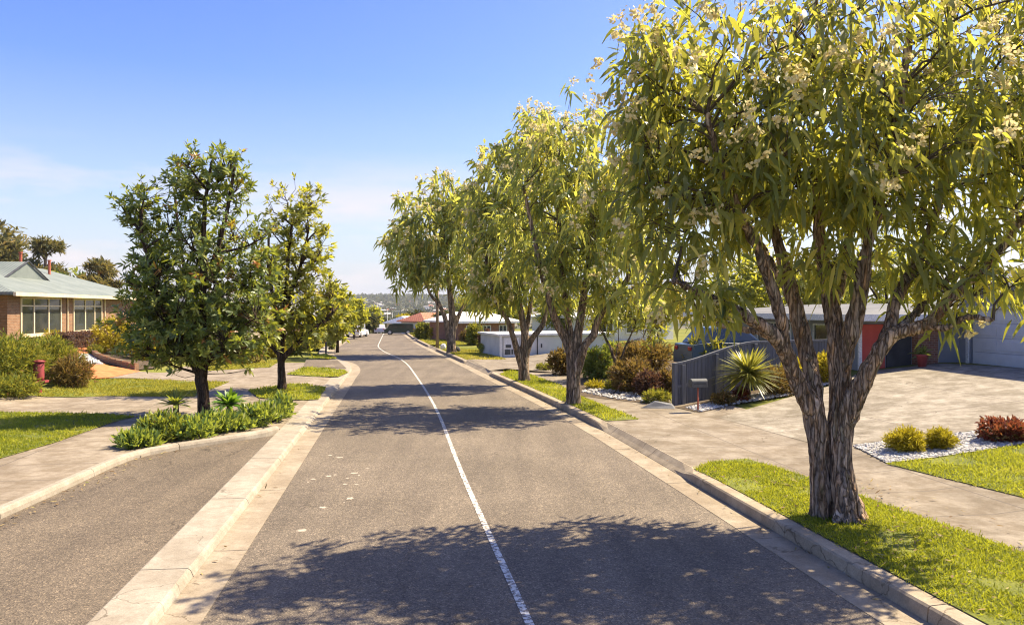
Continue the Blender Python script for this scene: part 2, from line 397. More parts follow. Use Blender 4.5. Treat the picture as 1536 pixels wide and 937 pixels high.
class MB:
    def __init__(s): s.v = []; s.f = []
    def add(s, vs, fs):
        k = len(s.v); s.v += [tuple(p) for p in vs]; s.f += [tuple(i + k for i in f) for f in fs]; return s
    def box(s, c, d, rz=0, top=None):
        x, y, z = (d[0] / 2, d[1] / 2, d[2] / 2); ca, sa = math.cos(rz), math.sin(rz); vs = []
        for k, (sx, sy, sz) in enumerate([(-1,-1,-1),(1,-1,-1),(1,1,-1),(-1,1,-1),(-1,-1,1),(1,-1,1),(1,1,1),(-1,1,1)]):
            q = top if (top and sz > 0) else 1
            px, py = sx * x * q, sy * y * q
            vs.append((c[0] + px * ca - py * sa, c[1] + px * sa + py * ca, c[2] + sz * z))
        return s.add(vs, [(3,2,1,0),(4,5,6,7),(0,1,5,4),(1,2,6,5),(2,3,7,6),(3,0,4,7)])
    def prism(s, poly, z0, z1):
        n = len(poly)
        return s.add([(x, y, z0) for x, y in poly] + [(x, y, z1) for x, y in poly],
                     [tuple(range(n - 1, -1, -1)), tuple(range(n, 2 * n))] + [(i, (i + 1) % n, n + (i + 1) % n, n + i) for i in range(n)])
    def loft(s, A, B):
        n = len(A)
        return s.add(list(A) + list(B), [tuple(range(n - 1, -1, -1)), tuple(range(n, 2 * n))] + [(i, (i + 1) % n, n + (i + 1) % n, n + i) for i in range(n)])
    def tube(s, pts, rad, n=8, cap=True):
        P = [Vector(p) for p in pts]; k0 = len(s.v); ref = Vector((.31, .95, .05))
        for i, p in enumerate(P):
            d = (P[min(i + 1, len(P) - 1)] - P[max(i - 1, 0)])
            if d.length < 1e-9: d = Vector((0, 0, 1))
            d.normalize()
            a = d.cross(ref)
            if a.length < .05: a = d.cross(Vector((1, 0, 0)))
            a.normalize(); b = d.cross(a)
            for j in range(n):
                t = 2 * PI * j / n
                q = p + (a * math.cos(t) + b * math.sin(t)) * rad[i]
                s.v.append((q.x, q.y, q.z))
        for i in range(len(P) - 1):
            for j in range(n):
                a0 = k0 + i * n + j; a1 = k0 + i * n + (j + 1) % n
                s.f.append((a0, a0 + n, a1 + n, a1))
        if cap:
            s.f.append(tuple(k0 + j for j in range(n))); s.f.append(tuple(k0 + (len(P) - 1) * n + j for j in range(n - 1, -1, -1)))
        return s
    def lathe(s, c, prof, n=16):
        k0 = len(s.v)
        for r, z in prof:
            for j in range(n):
                t = 2 * PI * j / n; s.v.append((c[0] + r * math.cos(t), c[1] + r * math.sin(t), c[2] + z))
        for i in range(len(prof) - 1):
            for j in range(n):
                a0 = k0 + i * n + j; a1 = k0 + i * n + (j + 1) % n
                s.f.append((a0, a1, a1 + n, a0 + n))
        s.f.append(tuple(k0 + j for j in range(n - 1, -1, -1))); s.f.append(tuple(k0 + (len(prof) - 1) * n + j for j in range(n)))
        return s
    def build(s, name, mat, parent=None, smooth=False, bevel=0):
        o0 = wloc(parent) if parent is not None else Vector((0, 0, 0))
        me = bpy.data.meshes.new(name)
        me.from_pydata([(x - o0.x, y - o0.y, z - o0.z) for x, y, z in s.v], [], s.f)
        bm = bmesh.new(); bm.from_mesh(me); bmesh.ops.recalc_face_normals(bm, faces=bm.faces); bm.to_mesh(me); bm.free()
        me.update()
        o = link(name, me, mat, parent, smooth)
        if bevel:
            md = o.modifiers.new('bevel', 'BEVEL'); md.width = bevel; md.segments = 2; md.limit_method = 'ANGLE'
        return o

def strip(name, fa, fb, y0, y1, zf, mat, nx=4, step=1.0):
    n = max(2, int((y1 - y0) / step) + 1); ys = np.linspace(y0, y1, n)
    V = []; Fc = []
    for y in ys:
        a, b = float(fa(y)), float(fb(y))
        for j in range(nx + 1):
            x = a + (b - a) * j / nx; V.append((x, y, float(zf(x, y))))
    for i in range(n - 1):
        for j in range(nx):
            a = i * (nx + 1) + j; Fc.append((a, a + 1, a + nx + 2, a + nx + 1))
    me = bpy.data.meshes.new(name); me.from_pydata(V, [], Fc); me.update()
    return tag(link(name, me, mat), kind='structure')

def drape(name, poly, dz, mat, step=1.0, zf=None, kind='structure', thick=0):
    bm = bmesh.new()
    f = bm.faces.new([bm.verts.new((x, y, 0)) for x, y in poly])
    bmesh.ops.triangulate(bm, faces=[f])
    xs = [p[0] for p in poly]; ys = [p[1] for p in poly]
    for ax, lo, hi in ((0, min(xs), max(xs)), (1, min(ys), max(ys))):
        t = math.floor(lo / step) * step + step
        while t < hi:
            co = (t, 0, 0) if ax == 0 else (0, t, 0); no = (1, 0, 0) if ax == 0 else (0, 1, 0)
            bmesh.ops.bisect_plane(bm, geom=bm.verts[:] + bm.edges[:] + bm.faces[:], plane_co=co, plane_no=no)
            t += step
    zf = zf or (lambda x, y: Hs(x, y) + dz)
    for v in bm.verts: v.co.z = zf(v.co.x, v.co.y)
    if thick:
        r = bmesh.ops.extrude_face_region(bm, geom=bm.faces[:])
        for v in r['geom']:
            if isinstance(v, bmesh.types.BMVert): v.co.z += thick
    bmesh.ops.recalc_face_normals(bm, faces=bm.faces)
    if not thick:
        for f in bm.faces:
            if f.normal.z < 0: f.normal_flip()
    me = bpy.data.meshes.new(name); bm.to_mesh(me); bm.free()
    return tag(link(name, me, mat), kind=kind)

def sweep(mb, fx, side, y0, y1, prof, zb, gap=None, seg=.5, off=0.0):
    """profile (offset outwards, z) swept along an edge curve x=fx(y); side=+1 right kerb, -1 left kerb"""
    ys = []; y = y0
    while y < y1 - .01: ys.append(y); y += seg
    ys.append(y1)
    pieces = []; cur = [ys[0]]
    L = gap or 1e9; acc = off
    for a, b in zip(ys, ys[1:]):
        cur.append(b); acc += b - a
        if acc >= L: pieces.append(cur); cur = [b + .018]; acc = 0
    if len(cur) > 1: pieces.append(cur)
    for pc in pieces:
        k0 = len(mb.v); n = None
        for y in pc:
            d = Vector((float(fx(y + .3) - fx(y - .3)), .6)).normalized(); nrm = Vector((d.y, -d.x)) * side
            pr = prof(y); n = len(pr)
            for o, z in pr: mb.v.append((float(fx(y)) + nrm.x * o, y + nrm.y * o, z + zb(y)))
        for i in range(len(pc) - 1):
            for j in range(n):
                a = k0 + i * n + j; b = k0 + i * n + (j + 1) % n; mb.f.append((a, b, b + n, a + n))
        mb.f.append(tuple(k0 + j for j in range(n))); mb.f.append(tuple(k0 + (len(pc) - 1) * n + j for j in range(n)))

# ------------------------------------------------------------------ foliage
def leaf_mesh(name, base, dirs, side, L, W, bend, tone, mat, parent, prof=((0, .12), (.33, 1), (.68, .8), (1, .04))):
    n = len(base); o0 = np.array(wloc(parent)) if parent is not None else np.zeros(3)
    base = base - o0
    down = np.array([0, 0, -1.0]); m = len(prof)
    V = np.zeros((n, 2 * m, 3), np.float32)
    for k, (t, w) in enumerate(prof):
        c = base + dirs * (L * t)[:, None] + down * (bend * L * t * t)[:, None]
        V[:, 2 * k] = c - side * (W * w * .5)[:, None]; V[:, 2 * k + 1] = c + side * (W * w * .5)[:, None]
    q = []
    for k in range(m - 1): q += [2 * k, 2 * k + 1, 2 * k + 3, 2 * k + 2]
    idx = (np.arange(n)[:, None] * (2 * m) + np.array(q)[None]).astype(np.int32).ravel()
    me = bpy.data.meshes.new(name)
    me.vertices.add(n * 2 * m); me.vertices.foreach_set('co', V.ravel())
    nf = n * (m - 1)
    me.loops.add(nf * 4); me.loops.foreach_set('vertex_index', idx)
    me.polygons.add(nf); me.polygons.foreach_set('loop_start', np.arange(nf, dtype=np.int32) * 4)
    try: me.polygons.foreach_set('loop_total', np.full(nf, 4, np.int32))
    except Exception: pass
    me.update(calc_edges=True)
    at = me.attributes.new('tone', 'FLOAT', 'POINT')
    at.data.foreach_set('value', np.repeat(tone.astype(np.float32), 2 * m))
    return link(name, me, mat, parent, True)

def unit(a): return a / np.maximum(np.linalg.norm(a, axis=-1, keepdims=True), 1e-9)
def rdir(n, rng): return unit(rng.normal(size=(n, 3)))
def perp(d, rng):
    return unit(np.cross(d, rdir(len(d), rng)))

def envelope_points(env, n, rng, shell=2.2, gap=0.0, gs=.8, rough=.16, seed=0):
    """points in a union of ellipsoids (cx,cy,cz,rx,ry,rz), denser to the outside, with an uneven outline and gaps"""
    w = np.array([e[3] * e[4] * e[5] for e in env]) ** .8; w /= w.sum(); out = []; nor = []
    while len(out) < n:
        e = env[rng.choice(len(env), p=w)]
        d = rdir(1, rng)[0]
        rr = 1 + rough * 1.6 * mnoise.noise(Vector(d * 2.3) + Vector((seed, e[0], e[2])))
        r = rng.random() ** (1 / shell) * rr
        p = np.array(e[:3]) + d * r * np.array(e[3:6])
        if gap and mnoise.noise(Vector(p * gs) + Vector((seed * 3.1, 0, 0))) < gap - .55 + .0: continue
        out.append(p); nor.append(d)
    return np.array(out), np.array(nor)

def ramify(limbs, tips, r0, r1, mb, rng, sides=5, up=.12, lift=.25, ret=None):
    """joins every tip to the nearest fitting limb point by a curved tapering branch; returns sampled points"""
    LP = np.array(limbs); res = []
    for p in tips:
        d = LP - p; dist = np.linalg.norm(d, axis=1) + np.maximum(0, d[:, 2] + lift) * 1.6
        q = LP[np.argmin(dist)]
        ln = np.linalg.norm(p - q)
        mid = q + (p - q) * .5 + np.array([0, 0, up * ln]) + rng.normal(size=3) * .06 * ln
        pts = [q, q * .56 + mid * .5 - q * .06, mid, mid * .5 + p * .5 + np.array([0, 0, up * .3 * ln]), p]
        mb.tube(pts, list(np.linspace(r0, r1, 5)), sides, False)
        for a, b in zip(pts, pts[1:]):
            for t in (.0, .5): res.append(a + (b - a) * t)
        res.append(p)
    return res

def fuse(name, mb, mat, parent, voxel, amp=0, fx=9.0, fz=1.3, amp2=0):
    """closed tubes -> one skin (voxel remesh), then bark ridges running up the stems"""
    tmp = mb.build('tmp', None)
    md = tmp.modifiers.new('r', 'REMESH'); md.mode = 'VOXEL'; md.voxel_size = voxel
    sm = tmp.modifiers.new('s', 'SMOOTH'); sm.iterations = 3; sm.factor = .5
    dg = bpy.context.evaluated_depsgraph_get()
    me = bpy.data.meshes.new_from_object(tmp.evaluated_get(dg))
    bpy.data.objects.remove(tmp)
    n = len(me.vertices); co = np.zeros(n * 3); no = np.zeros(n * 3)
    me.vertices.foreach_get('co', co); me.vertices.foreach_get('normal', no)
    co = co.reshape(-1, 3); no = no.reshape(-1, 3)
    if amp:
        a = np.empty(n)
        for i in range(n):
            x, y, z = co[i]
            t = mnoise.noise(Vector((x * fx, y * fx, z * fz))); u = mnoise.noise(Vector((x * fx * 2.7, y * fx * 2.7, z * fz * 2.2 + 9)))
            a[i] = amp * (1 - 2.2 * abs(t)) + amp2 * u
        co = co + no * a[:, None]
    co -= np.array(wloc(parent))
    me.vertices.foreach_set('co', co.ravel()); me.update()
    me.materials.clear()
    return link(name, me, mat, parent, True)

def droop_leaves(name, pts, nor, per, L, W, mat, parent, rng, spread=.12, hang=.9):
    n = len(pts) * per
    b = np.repeat(pts, per, 0) + rng.normal(size=(n, 3)) * spread
    o = np.repeat(nor, per, 0) * np.array([1, 1, .3])
    d = unit(o * .6 + rdir(n, rng) * .95 + np.array([0, 0, -hang * .5]))
    s = perp(d, rng)
    tone = np.clip(np.repeat(rng.normal(.39, .22, len(pts)), per) + rng.normal(0, .24, n) + .28 * (rng.random(n) < .22), 0, 1)
    Ls = L * rng.uniform(.65, 1.2, n)
    return leaf_mesh(name, b, d, s, Ls, W * rng.uniform(.75, 1.25, n), rng.uniform(.1, .95, n), tone, mat, parent)

def rosette_leaves(name, pts, nor, per, L, W, mat, parent, rng, upb=.5, rust=.03):
    n = len(pts) * per
    ax = unit(nor * .8 + np.array([0, 0, upb]) + rng.normal(size=nor.shape) * .35)
    A = np.repeat(ax, per, 0)
    d = unit(A * rng.uniform(.15, 1.0, n)[:, None] + perp(A, rng) * .8)
    b = np.repeat(pts, per, 0) + A * rng.uniform(-.22, .08, n)[:, None] * (L / .28)
    s = unit(np.cross(d, A) + rng.normal(size=(n, 3)) * .2)
    tone = np.clip(np.repeat(rng.normal(.44, .2, len(pts)), per) + rng.normal(0, .2, n), 0, .92)
    rs = np.repeat(rng.random(len(pts)) < rust, per) & (rng.random(n) < .8)
    tone[rs] = rng.uniform(.95, 1, rs.sum())
    return leaf_mesh(name, b, d, s, L * rng.uniform(.6, 1.2, n), W * rng.uniform(.8, 1.2, n), rng.uniform(-.05, .25, n), tone, mat, parent)

def shrub(name, label, cat, c, r, mat, n=900, L=.14, W=.04, seed=1, group=None, style='out', stem=True, shell=2.6, up=.35, rough=.2, per=5, stemmat='bark_twig'):
    rng = np.random.default_rng(seed)
    t = thing(name, label, cat, (c[0], c[1], c[2]), group)
    cz = c[2] + r[2] * .92
    pts, nor = envelope_points([(c[0], c[1], cz, *r)], n, rng, shell, 0, 1, rough, seed)
    keep = pts[:, 2] > c[2] + .02; pts = pts[keep]; nor = nor[keep]
    k = len(pts) * per
    B = np.repeat(pts, per, 0) + rng.normal(size=(k, 3)) * L * .25
    A = np.repeat(nor, per, 0)
    if style == 'box': pass
    d = unit(A * .7 + rdir(k, rng) * .75 + np.array([0, 0, up]))
    tone = np.clip(np.repeat(rng.normal(.42, .17, len(pts)), per) + rng.normal(0, .18, k), 0, 1)
    leaf_mesh('foliage', B, d, perp(d, rng), L * rng.uniform(.6, 1.3, k), W * rng.uniform(.7, 1.3, k), rng.uniform(-.1, .2, k), tone, mat, t, ((0, .5), (.5, 1), (1, .1)))
    if stem:
        mb = MB()
        for i in range(9):
            a = rng.uniform(0, 2 * PI); q = rng.uniform(.3, .75)
            e = (c[0] + math.cos(a) * r[0] * q, c[1] + math.sin(a) * r[1] * q, c[2] + r[2] * rng.uniform(.9, 1.5))
            m_ = (c[0] + math.cos(a) * r[0] * q * .4, c[1] + math.sin(a) * r[1] * q * .4, c[2] + r[2] * .6)
            w = max(.012, r[2] * .03)
            mb.tube([(c[0], c[1], c[2] - .03), m_, e], [w, w * .7, w * .3], 5, False)
        mb.build('stem', M[stemmat], t)
    return t

def inpoly(x, y, poly):
    r = np.zeros(len(x), bool); n = len(poly); j = n - 1
    for i in range(n):
        xi, yi = poly[i]; xj, yj = poly[j]
        c = ((yi > y) != (yj > y)) & (x < (xj - xi) * (y - yi) / (yj - yi + 1e-12) + xi)
        r ^= c; j = i
    return r

def grass(poly, dens, h, w, mat, label, seed=1, dz=.012, view=True):
    rng = np.random.default_rng(seed)
    p = np.array(poly); lo = p.min(0); hi = p.max(0)
    n = int(dens * (hi - lo).prod())
    x = rng.uniform(lo[0], hi[0], n); y = rng.uniform(lo[1], hi[1], n)
    k = inpoly(x + rng.normal(0, .03, n), y + rng.normal(0, .03, n), poly); x = x[k]; y = y[k]
    bare = np.array([mnoise.noise(Vector((a * 1.1, b * 1.1, 21.0))) for a, b in zip(x, y)]); k = rng.random(len(x)) > np.clip((bare - .22) * 5, 0, .85); x = x[k]; y = y[k]; n = len(x)
    z = H(x, y) + dz
    pat = np.array([mnoise.noise(Vector((a * .9, b * .9, 3.0))) + .5 * mnoise.noise(Vector((a * 3, b * 3, 8.0))) for a, b in zip(x, y)])
    b = np.stack([x, y, z], 1)
    d = unit(rng.normal(size=(n, 3)) * np.array([.5, .5, .1]) + np.array([0, 0, .8]))
    s = perp(d, rng)
    big = np.array([mnoise.noise(Vector((a * .28, b * .28, 5.0))) for a, b in zip(x, y)])
    tone = np.clip(.42 + pat * .42 + big * .5 + rng.normal(0, .17, n), 0, 1)
    o = leaf_mesh('grass', b, d, s, h * rng.uniform(.5, 1.4, n) * (1 + .35 * pat) * np.where(rng.random(n) < .05, 1.9, 1), w * rng.uniform(.7, 1.3, n), rng.uniform(0, .4, n), tone, mat, None, ((0, 1), (.6, .75), (1, .1)))
    return tag(o, label, 'grass', kind='stuff')
SKY_SAT, SKY_HUE, SKY_STR, EXPOSURE, HAZE = 1.3, .523, .098, 1.34, .00012
HORIZON, CLOUD = (2.9, 2.98, 3.5), (4.1, 3.75, 3.85)
# ================================================================== SETTING
def P(*pts): return [G(x, y) for x, y in pts]

def build_ground():
    xs = np.concatenate([[-2600, -1500, -900, -500, -300, -200, -140, -100, -80], np.arange(-62, 48, .5), [55, 70, 100, 150, 220, 350, 600, 1000, 1600, 2600]])
    ys = np.concatenate([[-120, -60, -30, -12], np.arange(-5, 110, .5), np.arange(112, 170, 4), [180, 200, 230, 270, 320, 380, 450, 520, 600, 700, 800, 900, 1000, 1100, 1200, 1300, 1400, 1500, 1600, 1700, 1800, 1900, 2000, 2100, 2200, 2300, 2400, 2500, 2600, 2700, 2900, 3300, 4200]])
    X, Y = np.meshgrid(xs, ys)
    dr = (X - RX(Y)) * K; dl = (LX(Y) - X) * K
    Z = H(X, Y)
    near = (Y < 62) & (dl < 8.6) & (dr < 5.1)
    Z = Z - np.where(near, .27, .035)
    Z = np.where((dr < 1.3) & (dl < 1.7), np.minimum(Z, drop(Y) + hill(X, Y) - .12), Z)
    n, m = X.shape
    V = np.stack([X, Y, Z], 2).reshape(-1, 3)
    i = np.arange(n - 1)[:, None] * m + np.arange(m - 1)[None]
    Fc = np.stack([i, i + 1, i + m + 1, i + m], 2).reshape(-1, 4)
    me = bpy.data.meshes.new('ground'); me.from_pydata(V.tolist(), [], Fc.tolist()); me.update()
    mt, nt, out = new_mat('ground_cover')
    v = coords(nt)
    near_c = ramp(nt, [(.32, (.105, .13, .02)), (.55, (.17, .17, .035)), (.72, (.25, .22, .07))], noise(nt, v, .35, 10, .7))
    far_c = ramp(nt, [(.40, (.035, .045, .022)), (.50, (.075, .078, .04)), (.58, (.16, .13, .085)), (.68, (.22, .19, .14))], noise(nt, v, .012, 10, .72))
    sx = nt.nodes.new('ShaderNodeSeparateXYZ'); nt.links.new(v, sx.inputs[0])
    mr = N(nt, 'ShaderNodeMapRange'); mr.inputs[1].default_value = 150; mr.inputs[2].default_value = 420
    nt.links.new(sx.outputs[1], mr.inputs[0])
    mr2 = N(nt, 'ShaderNodeMapRange'); mr2.inputs[1].default_value = 1750; mr2.inputs[2].default_value = 1900
    nt.links.new(sx.outputs[1], mr2.inputs[0])
    wood = ramp(nt, [(.35, (.022, .032, .02)), (.65, (.05, .058, .033))], noise(nt, v, .02, 8, .7))
    c = mixc(nt, mr.outputs[0], near_c.outputs[0], far_c.outputs[0])
    c = mixc(nt, mr2.outputs[0], c, wood.outputs[0])
    principled(nt, out, c, .95, bump(nt, noise(nt, v, 30, 5), .5, .03), .1)
    tag(link('ground', me, mt), kind='structure')
build_ground()

strip('road', lambda y: LX(y) - .02, lambda y: RX(y) + .02, -14, 190, lambda x, y: float(drop(y)), M['asphalt'], 8, 1.0)
strip('centre_line', lambda y: CXL(y) - .046, lambda y: CXL(y) + .046, -6, 138, lambda x, y: float(drop(y)) + .005, M['mark'], 1, .8)

# gutters and kerbs; side = +1 right, -1 left
R_CROSS = [(14.9, 21.0), (37.6, 46.4), (60, 66), (78, 83)]
L_CROSS = [(20.3, 25.7), (30.6, 34.6), (58, 63), (74, 79)]
def crossing(y, spans):
    c = 0
    for a, b in spans: c = max(c, float(sstep(a - .35, a + .35, y) * (1 - sstep(b - .35, b + .35, y))))
    return c
def prof_r(y):
    c = crossing(y, R_CROSS); f = .455 + .03
    return [(.46, -.15), (.46 + .02, .02), (.495 + .02 * c, .155 - .11 * c), (.52 + .06 * c, .178 - .09 * c), (.70, .186), (.73, .18), (.73, -.15)]
def prof_l(y):
    c = crossing(y, L_CROSS) * .8
    return [(.43, -.15), (.445, .012), (.475, .085 - .05 * c), (.51 + .06 * c, .116 - .04 * c), (1.05, .124), (1.068, .118), (1.068, -.15)]
zd = lambda y: float(drop(y))
mb = MB(); sweep(mb, RX, 1, -10, 120, prof_r, zd, 2.6); tag(mb.build('kerb', M['old_kerb']), kind='structure')
mb = MB(); sweep(mb, LX, -1, -10, 120, prof_l, zd, 3.05, off=1.5); tag(mb.build('kerb', M['kerb']), kind='structure')
mb = MB(); sweep(mb, RX, 1, -10, 120, lambda y: [(0, -.1), (0, .006), (.30, .008), (.47, .016), (.47, -.1)], zd, 3.4); tag(mb.build('gutter', M['gutter']), kind='structure')
mb = MB(); sweep(mb, LX, -1, -10, 120, lambda y: [(0, -.1), (0, .006), (.28, .006), (.44, .012), (.44, -.1)], zd, 3.4, off=.8); tag(mb.build('gutter', M['gutter']), kind='structure')

# right hand footpath and apron
strip('footpath', lambda y: RX(y) + .73, lambda y: RX(y) + 5.4, -10, 58, lambda x, y: Hs(x, y), M['concrete'], 10, 1.0)
# left hand side: upper turning bay, its kerb and the pavement
BAY = [(-7.4, -8), (-7.55, 3)] + [G(x, y, .11) for x, y in ((0, 779), (80, 743), (169, 701), (194, 689), (216, 682), (257, 676), (330, 665), (410, 653))]
BAYEND = (float(LX(20.0)) - 1.03, 20.0)
drape('parking_bay', BAY + [BAYEND] + [(float(LX(y)) - 1.068, y) for y in (18, 15, 12, 9, 6, 3, -8)], 0, M['asphalt_bay'], 1.5, lambda x, y: .112)
def sweep_poly(mb, pts, prof, gap=0):
    pts = [Vector(p) for p in pts]; k0 = len(mb.v); n = len(prof)
    for i, p in enumerate(pts):
        d = (pts[min(i + 1, len(pts) - 1)] - pts[max(i - 1, 0)]).normalized(); nr = Vector((-d.y, d.x))
        for o, z in prof: mb.v.append((p.x + nr.x * o, p.y + nr.y * o, z))
    for i in range(len(pts) - 1):
        for j in range(n):
            a = k0 + i * n + j; b = k0 + i * n + (j + 1) % n; mb.f.append((a, b, b + n, a + n))
    mb.f.append(tuple(k0 + j for j in range(n))); mb.f.append(tuple(k0 + (len(pts) - 1) * n + j for j in range(n)))
def resample(pts, step):
    out = [Vector(pts[0])]
    for a, b in zip(pts, pts[1:]):
        a, b = Vector(a), Vector(b); k = max(1, int((b - a).length / step))
        out += [a + (b - a) * (t + 1) / k for t in range(k)]
    return out
def smoothpts(p, it=3):
    p = [Vector(q) for q in p]
    for _ in range(it): p = [p[0]] + [(p[i - 1] + p[i] * 2 + p[i + 1]) / 4 for i in range(1, len(p) - 1)] + [p[-1]]
    return p
bay_line = smoothpts(resample(BAY + [BAYEND], .6), 2)
mb = MB()
for i in range(0, len(bay_line) - 1, 4):
    seg = bay_line[i:i + 5]
    if len(seg) > 1:
        seg = seg[:-1] + [seg[-1] - (seg[-1] - seg[-2]).normalized() * .012]
        sweep_poly(mb, seg, [(0, 0), (.015, .18), (.04, .232), (.075, .25), (.17, .25), (.2, .235), (.2, 0)])
tag(mb.build('kerb', M['kerb']), kind='structure')
edge_l = [(float(LX(y)) - 1.068, y) for y in np.arange(20.4, 45, 2)]
outer = []
for i, p in enumerate(bay_line):
    d = (bay_line[min(i + 1, len(bay_line) - 1)] - bay_line[max(i - 1, 0)]).normalized(); q = p + Vector((-d.y, d.x)) * .2
    outer.append((q.x, q.y))
drape('footpath', outer[::3] + [edge_l[0]] + edge_l + [(float(LX(y)) - 9.3, y) for y in (44, 36, 28, 20, 12, 4, -8)], 0, M['concrete_left'], 1.0)

L1P, L2P = G(305, 622), G(423, 585)
# lawns (soil sheet + blades)
def lawn(poly, dens, h, w, mat, label, seed, dz=.014, soil='lawn'):
    drape('lawn', poly, dz, M[soil], .8)
    grass(poly, dens, h, w, M[mat], label, seed, dz)
verge1 = [(float(RX(y)) + .74, y) for y in (-2, 2, 6, 9, 11.5, 14.0)] + [G(1041, 704)] + P((1068, 693), (1119, 688), (1223, 719), (1295, 746), (1536, 829)) + [(7.35, 7.5), (8.1, 2), (8.8, -2)]
lawn([p for p in verge1 if p[1] > 5] , 2300, .055, .011, 'blade', 'bright green lawn strip around the large kerbside tree', 11)
lawn(P((1330, 696), (1400, 688), (1536, 667), (1700, 650), (1800, 800), (1536, 746.5)), 1500, .06, .013, 'blade', 'bright green front lawn beyond the near footpath', 12)
verge2 = [(float(RX(y)) + .74, y) for y in (21.3, 24, 27, 30, 33, 36.6)] + P((768, 555), (800, 563), (838, 577), (870, 594), (958, 629))
lawn(verge2, 520, .07, .022, 'blade', 'green lawn strip under the two kerbside trees with hollow stems', 13)
verge4 = [(float(RX(y)) + .74, y) for y in (47, 50, 54, 58.5)] + [(float(RX(58.5)) + 3.6, 58.5), (float(RX(54)) + 3.4, 54), (float(RX(47)) + 3.2, 47)]
lawn(verge4, 260, .09, .035, 'blade_dry', 'yellow green verge around the farthest kerbside tree', 14)
for k, (a, b) in enumerate(((66.5, 77.5), (83.5, 93), (97, 120))):
    pl = [(float(RX(y)) + .74, y) for y in (a, (a + b) / 2, b)] + [(float(RX(y)) + 4.2, y) for y in (b, (a + b) / 2, a)]
    lawn(pl, 120, .1, .05, 'blade_dry', 'sunlit far verge beside the road, %s driveway' % ('before the last', 'after the last', 'past the last')[k], 20 + k)
lawn(P((0, 688), (82, 664), (122, 650), (164, 635), (203, 625), (150, 621), (60, 619), (0, 618), (-200, 615), (-200, 770)), 700, .07, .018, 'blade', 'shaded front lawn left of the ground cover bed', 15)
lawn(P((35, 592), (160, 594), (289, 595.5), (343, 573), (300, 573), (199, 568.5), (125, 570), (95, 580)), 420, .08, .024, 'blade_dry', 'dry sunlit lawn strip in front of the orange brick drive', 16)
lawn(P((372, 586), (388, 597), (420, 600), (478, 599.5), (489, 581), (435, 577)), 360, .09, .028, 'blade', 'small lawn island around the second left street tree', 17, .03)
lawn(P((430, 562), (470, 565), (508, 565.5), (522, 559), (516, 555.5), (455, 552)), 280, .09, .034, 'blade', 'narrow lawn island beside the left kerb beyond the street trees', 18, .03)
lawn(P((464, 538.5), (485, 532), (506, 538.5)), 220, .12, .045, 'blade', 'little mound of grass at the corner of the side bay', 19, .05)
lawn(P((300, 557), (405, 551), (420, 541), (330, 539), (280, 548)), 220, .1, .035, 'blade_dry', 'dull green front lawn behind the left street trees', 23)
yl = [(float(LX(y)) - 1.1, y) for y in (61, 66, 72, 78, 86, 94, 104)] + [(float(LX(y)) - 6.5, y) for y in (104, 90, 78, 70, 61)]
lawn(yl, 90, .12, .055, 'blade_dry', 'long sunlit verge along the left edge of the far road', 24)
drape('side_bay', P((459, 540), (506, 540), (520, 553), (455, 551.5)), .02, M['asphalt_bay'], 1.5)

# driveways and beds
drape('driveway', P((-200, 592), (35, 593), (160, 595), (289, 597), (300, 600), (205, 625), (150, 620.5), (0, 617), (-200, 614)), .010, M['concrete_left'], 1.0)
drape('driveway', P((164, 567), (209, 557), (300, 556.5), (398, 551), (345, 572), (199, 567)), .008, M['concrete_left'], 1.0)
drape('brick_driveway', P((92, 519), (140, 514), (148, 526), (140, 537), (160, 548), (211, 557), (164, 567), (118, 568.5), (98, 560), (94, 540)), .02, M['brickpath'], .7)
drape('pebble_bed', P((116, 533), (133, 531), (142, 538), (155, 547), (122, 546)), .035, M['pebblebase'], .7)
drape('garden_bed', P((142, 525), (190, 518), (250, 540), (232, 553), (206, 555), (165, 547), (143, 536)), .03, M['mulch'], .7)
drape('driveway', P((1078, 626), (1190, 594), (1262, 574), (1290, 558), (1345, 552), (1405, 545), (1536, 552), (1800, 566), (1800, 622), (1536, 637), (1478, 643.5), (1277, 667), (1243, 672)), .008, M['concrete_drive'], .6)
drape('pebble_bed', P((1279, 668), (1478, 645), (1536, 638.5), (1800, 622), (1800, 640), (1700, 649), (1536, 666.5), (1400, 687), (1330, 695)), .02, M['pebblebase'], .6)
drape('garden_bed', P((1012, 611), (1050, 619), (1100, 607), (1186, 593), (1252, 574), (1240, 566), (1140, 582), (1130, 585)), .015, M['mulch'], .6)
drape('garden_bed', P((860, 592), (905, 598), (960, 604), (1003, 606), (1010, 570), (1060, 545), (960, 535), (900, 545), (850, 560)), .012, M['mulch'], .8)
drape('driveway', P((735, 556), (760, 553), (850, 560), (900, 545), (890, 536), (826, 530), (748, 537), (700, 537)), .015, M['concrete'], 1.0)

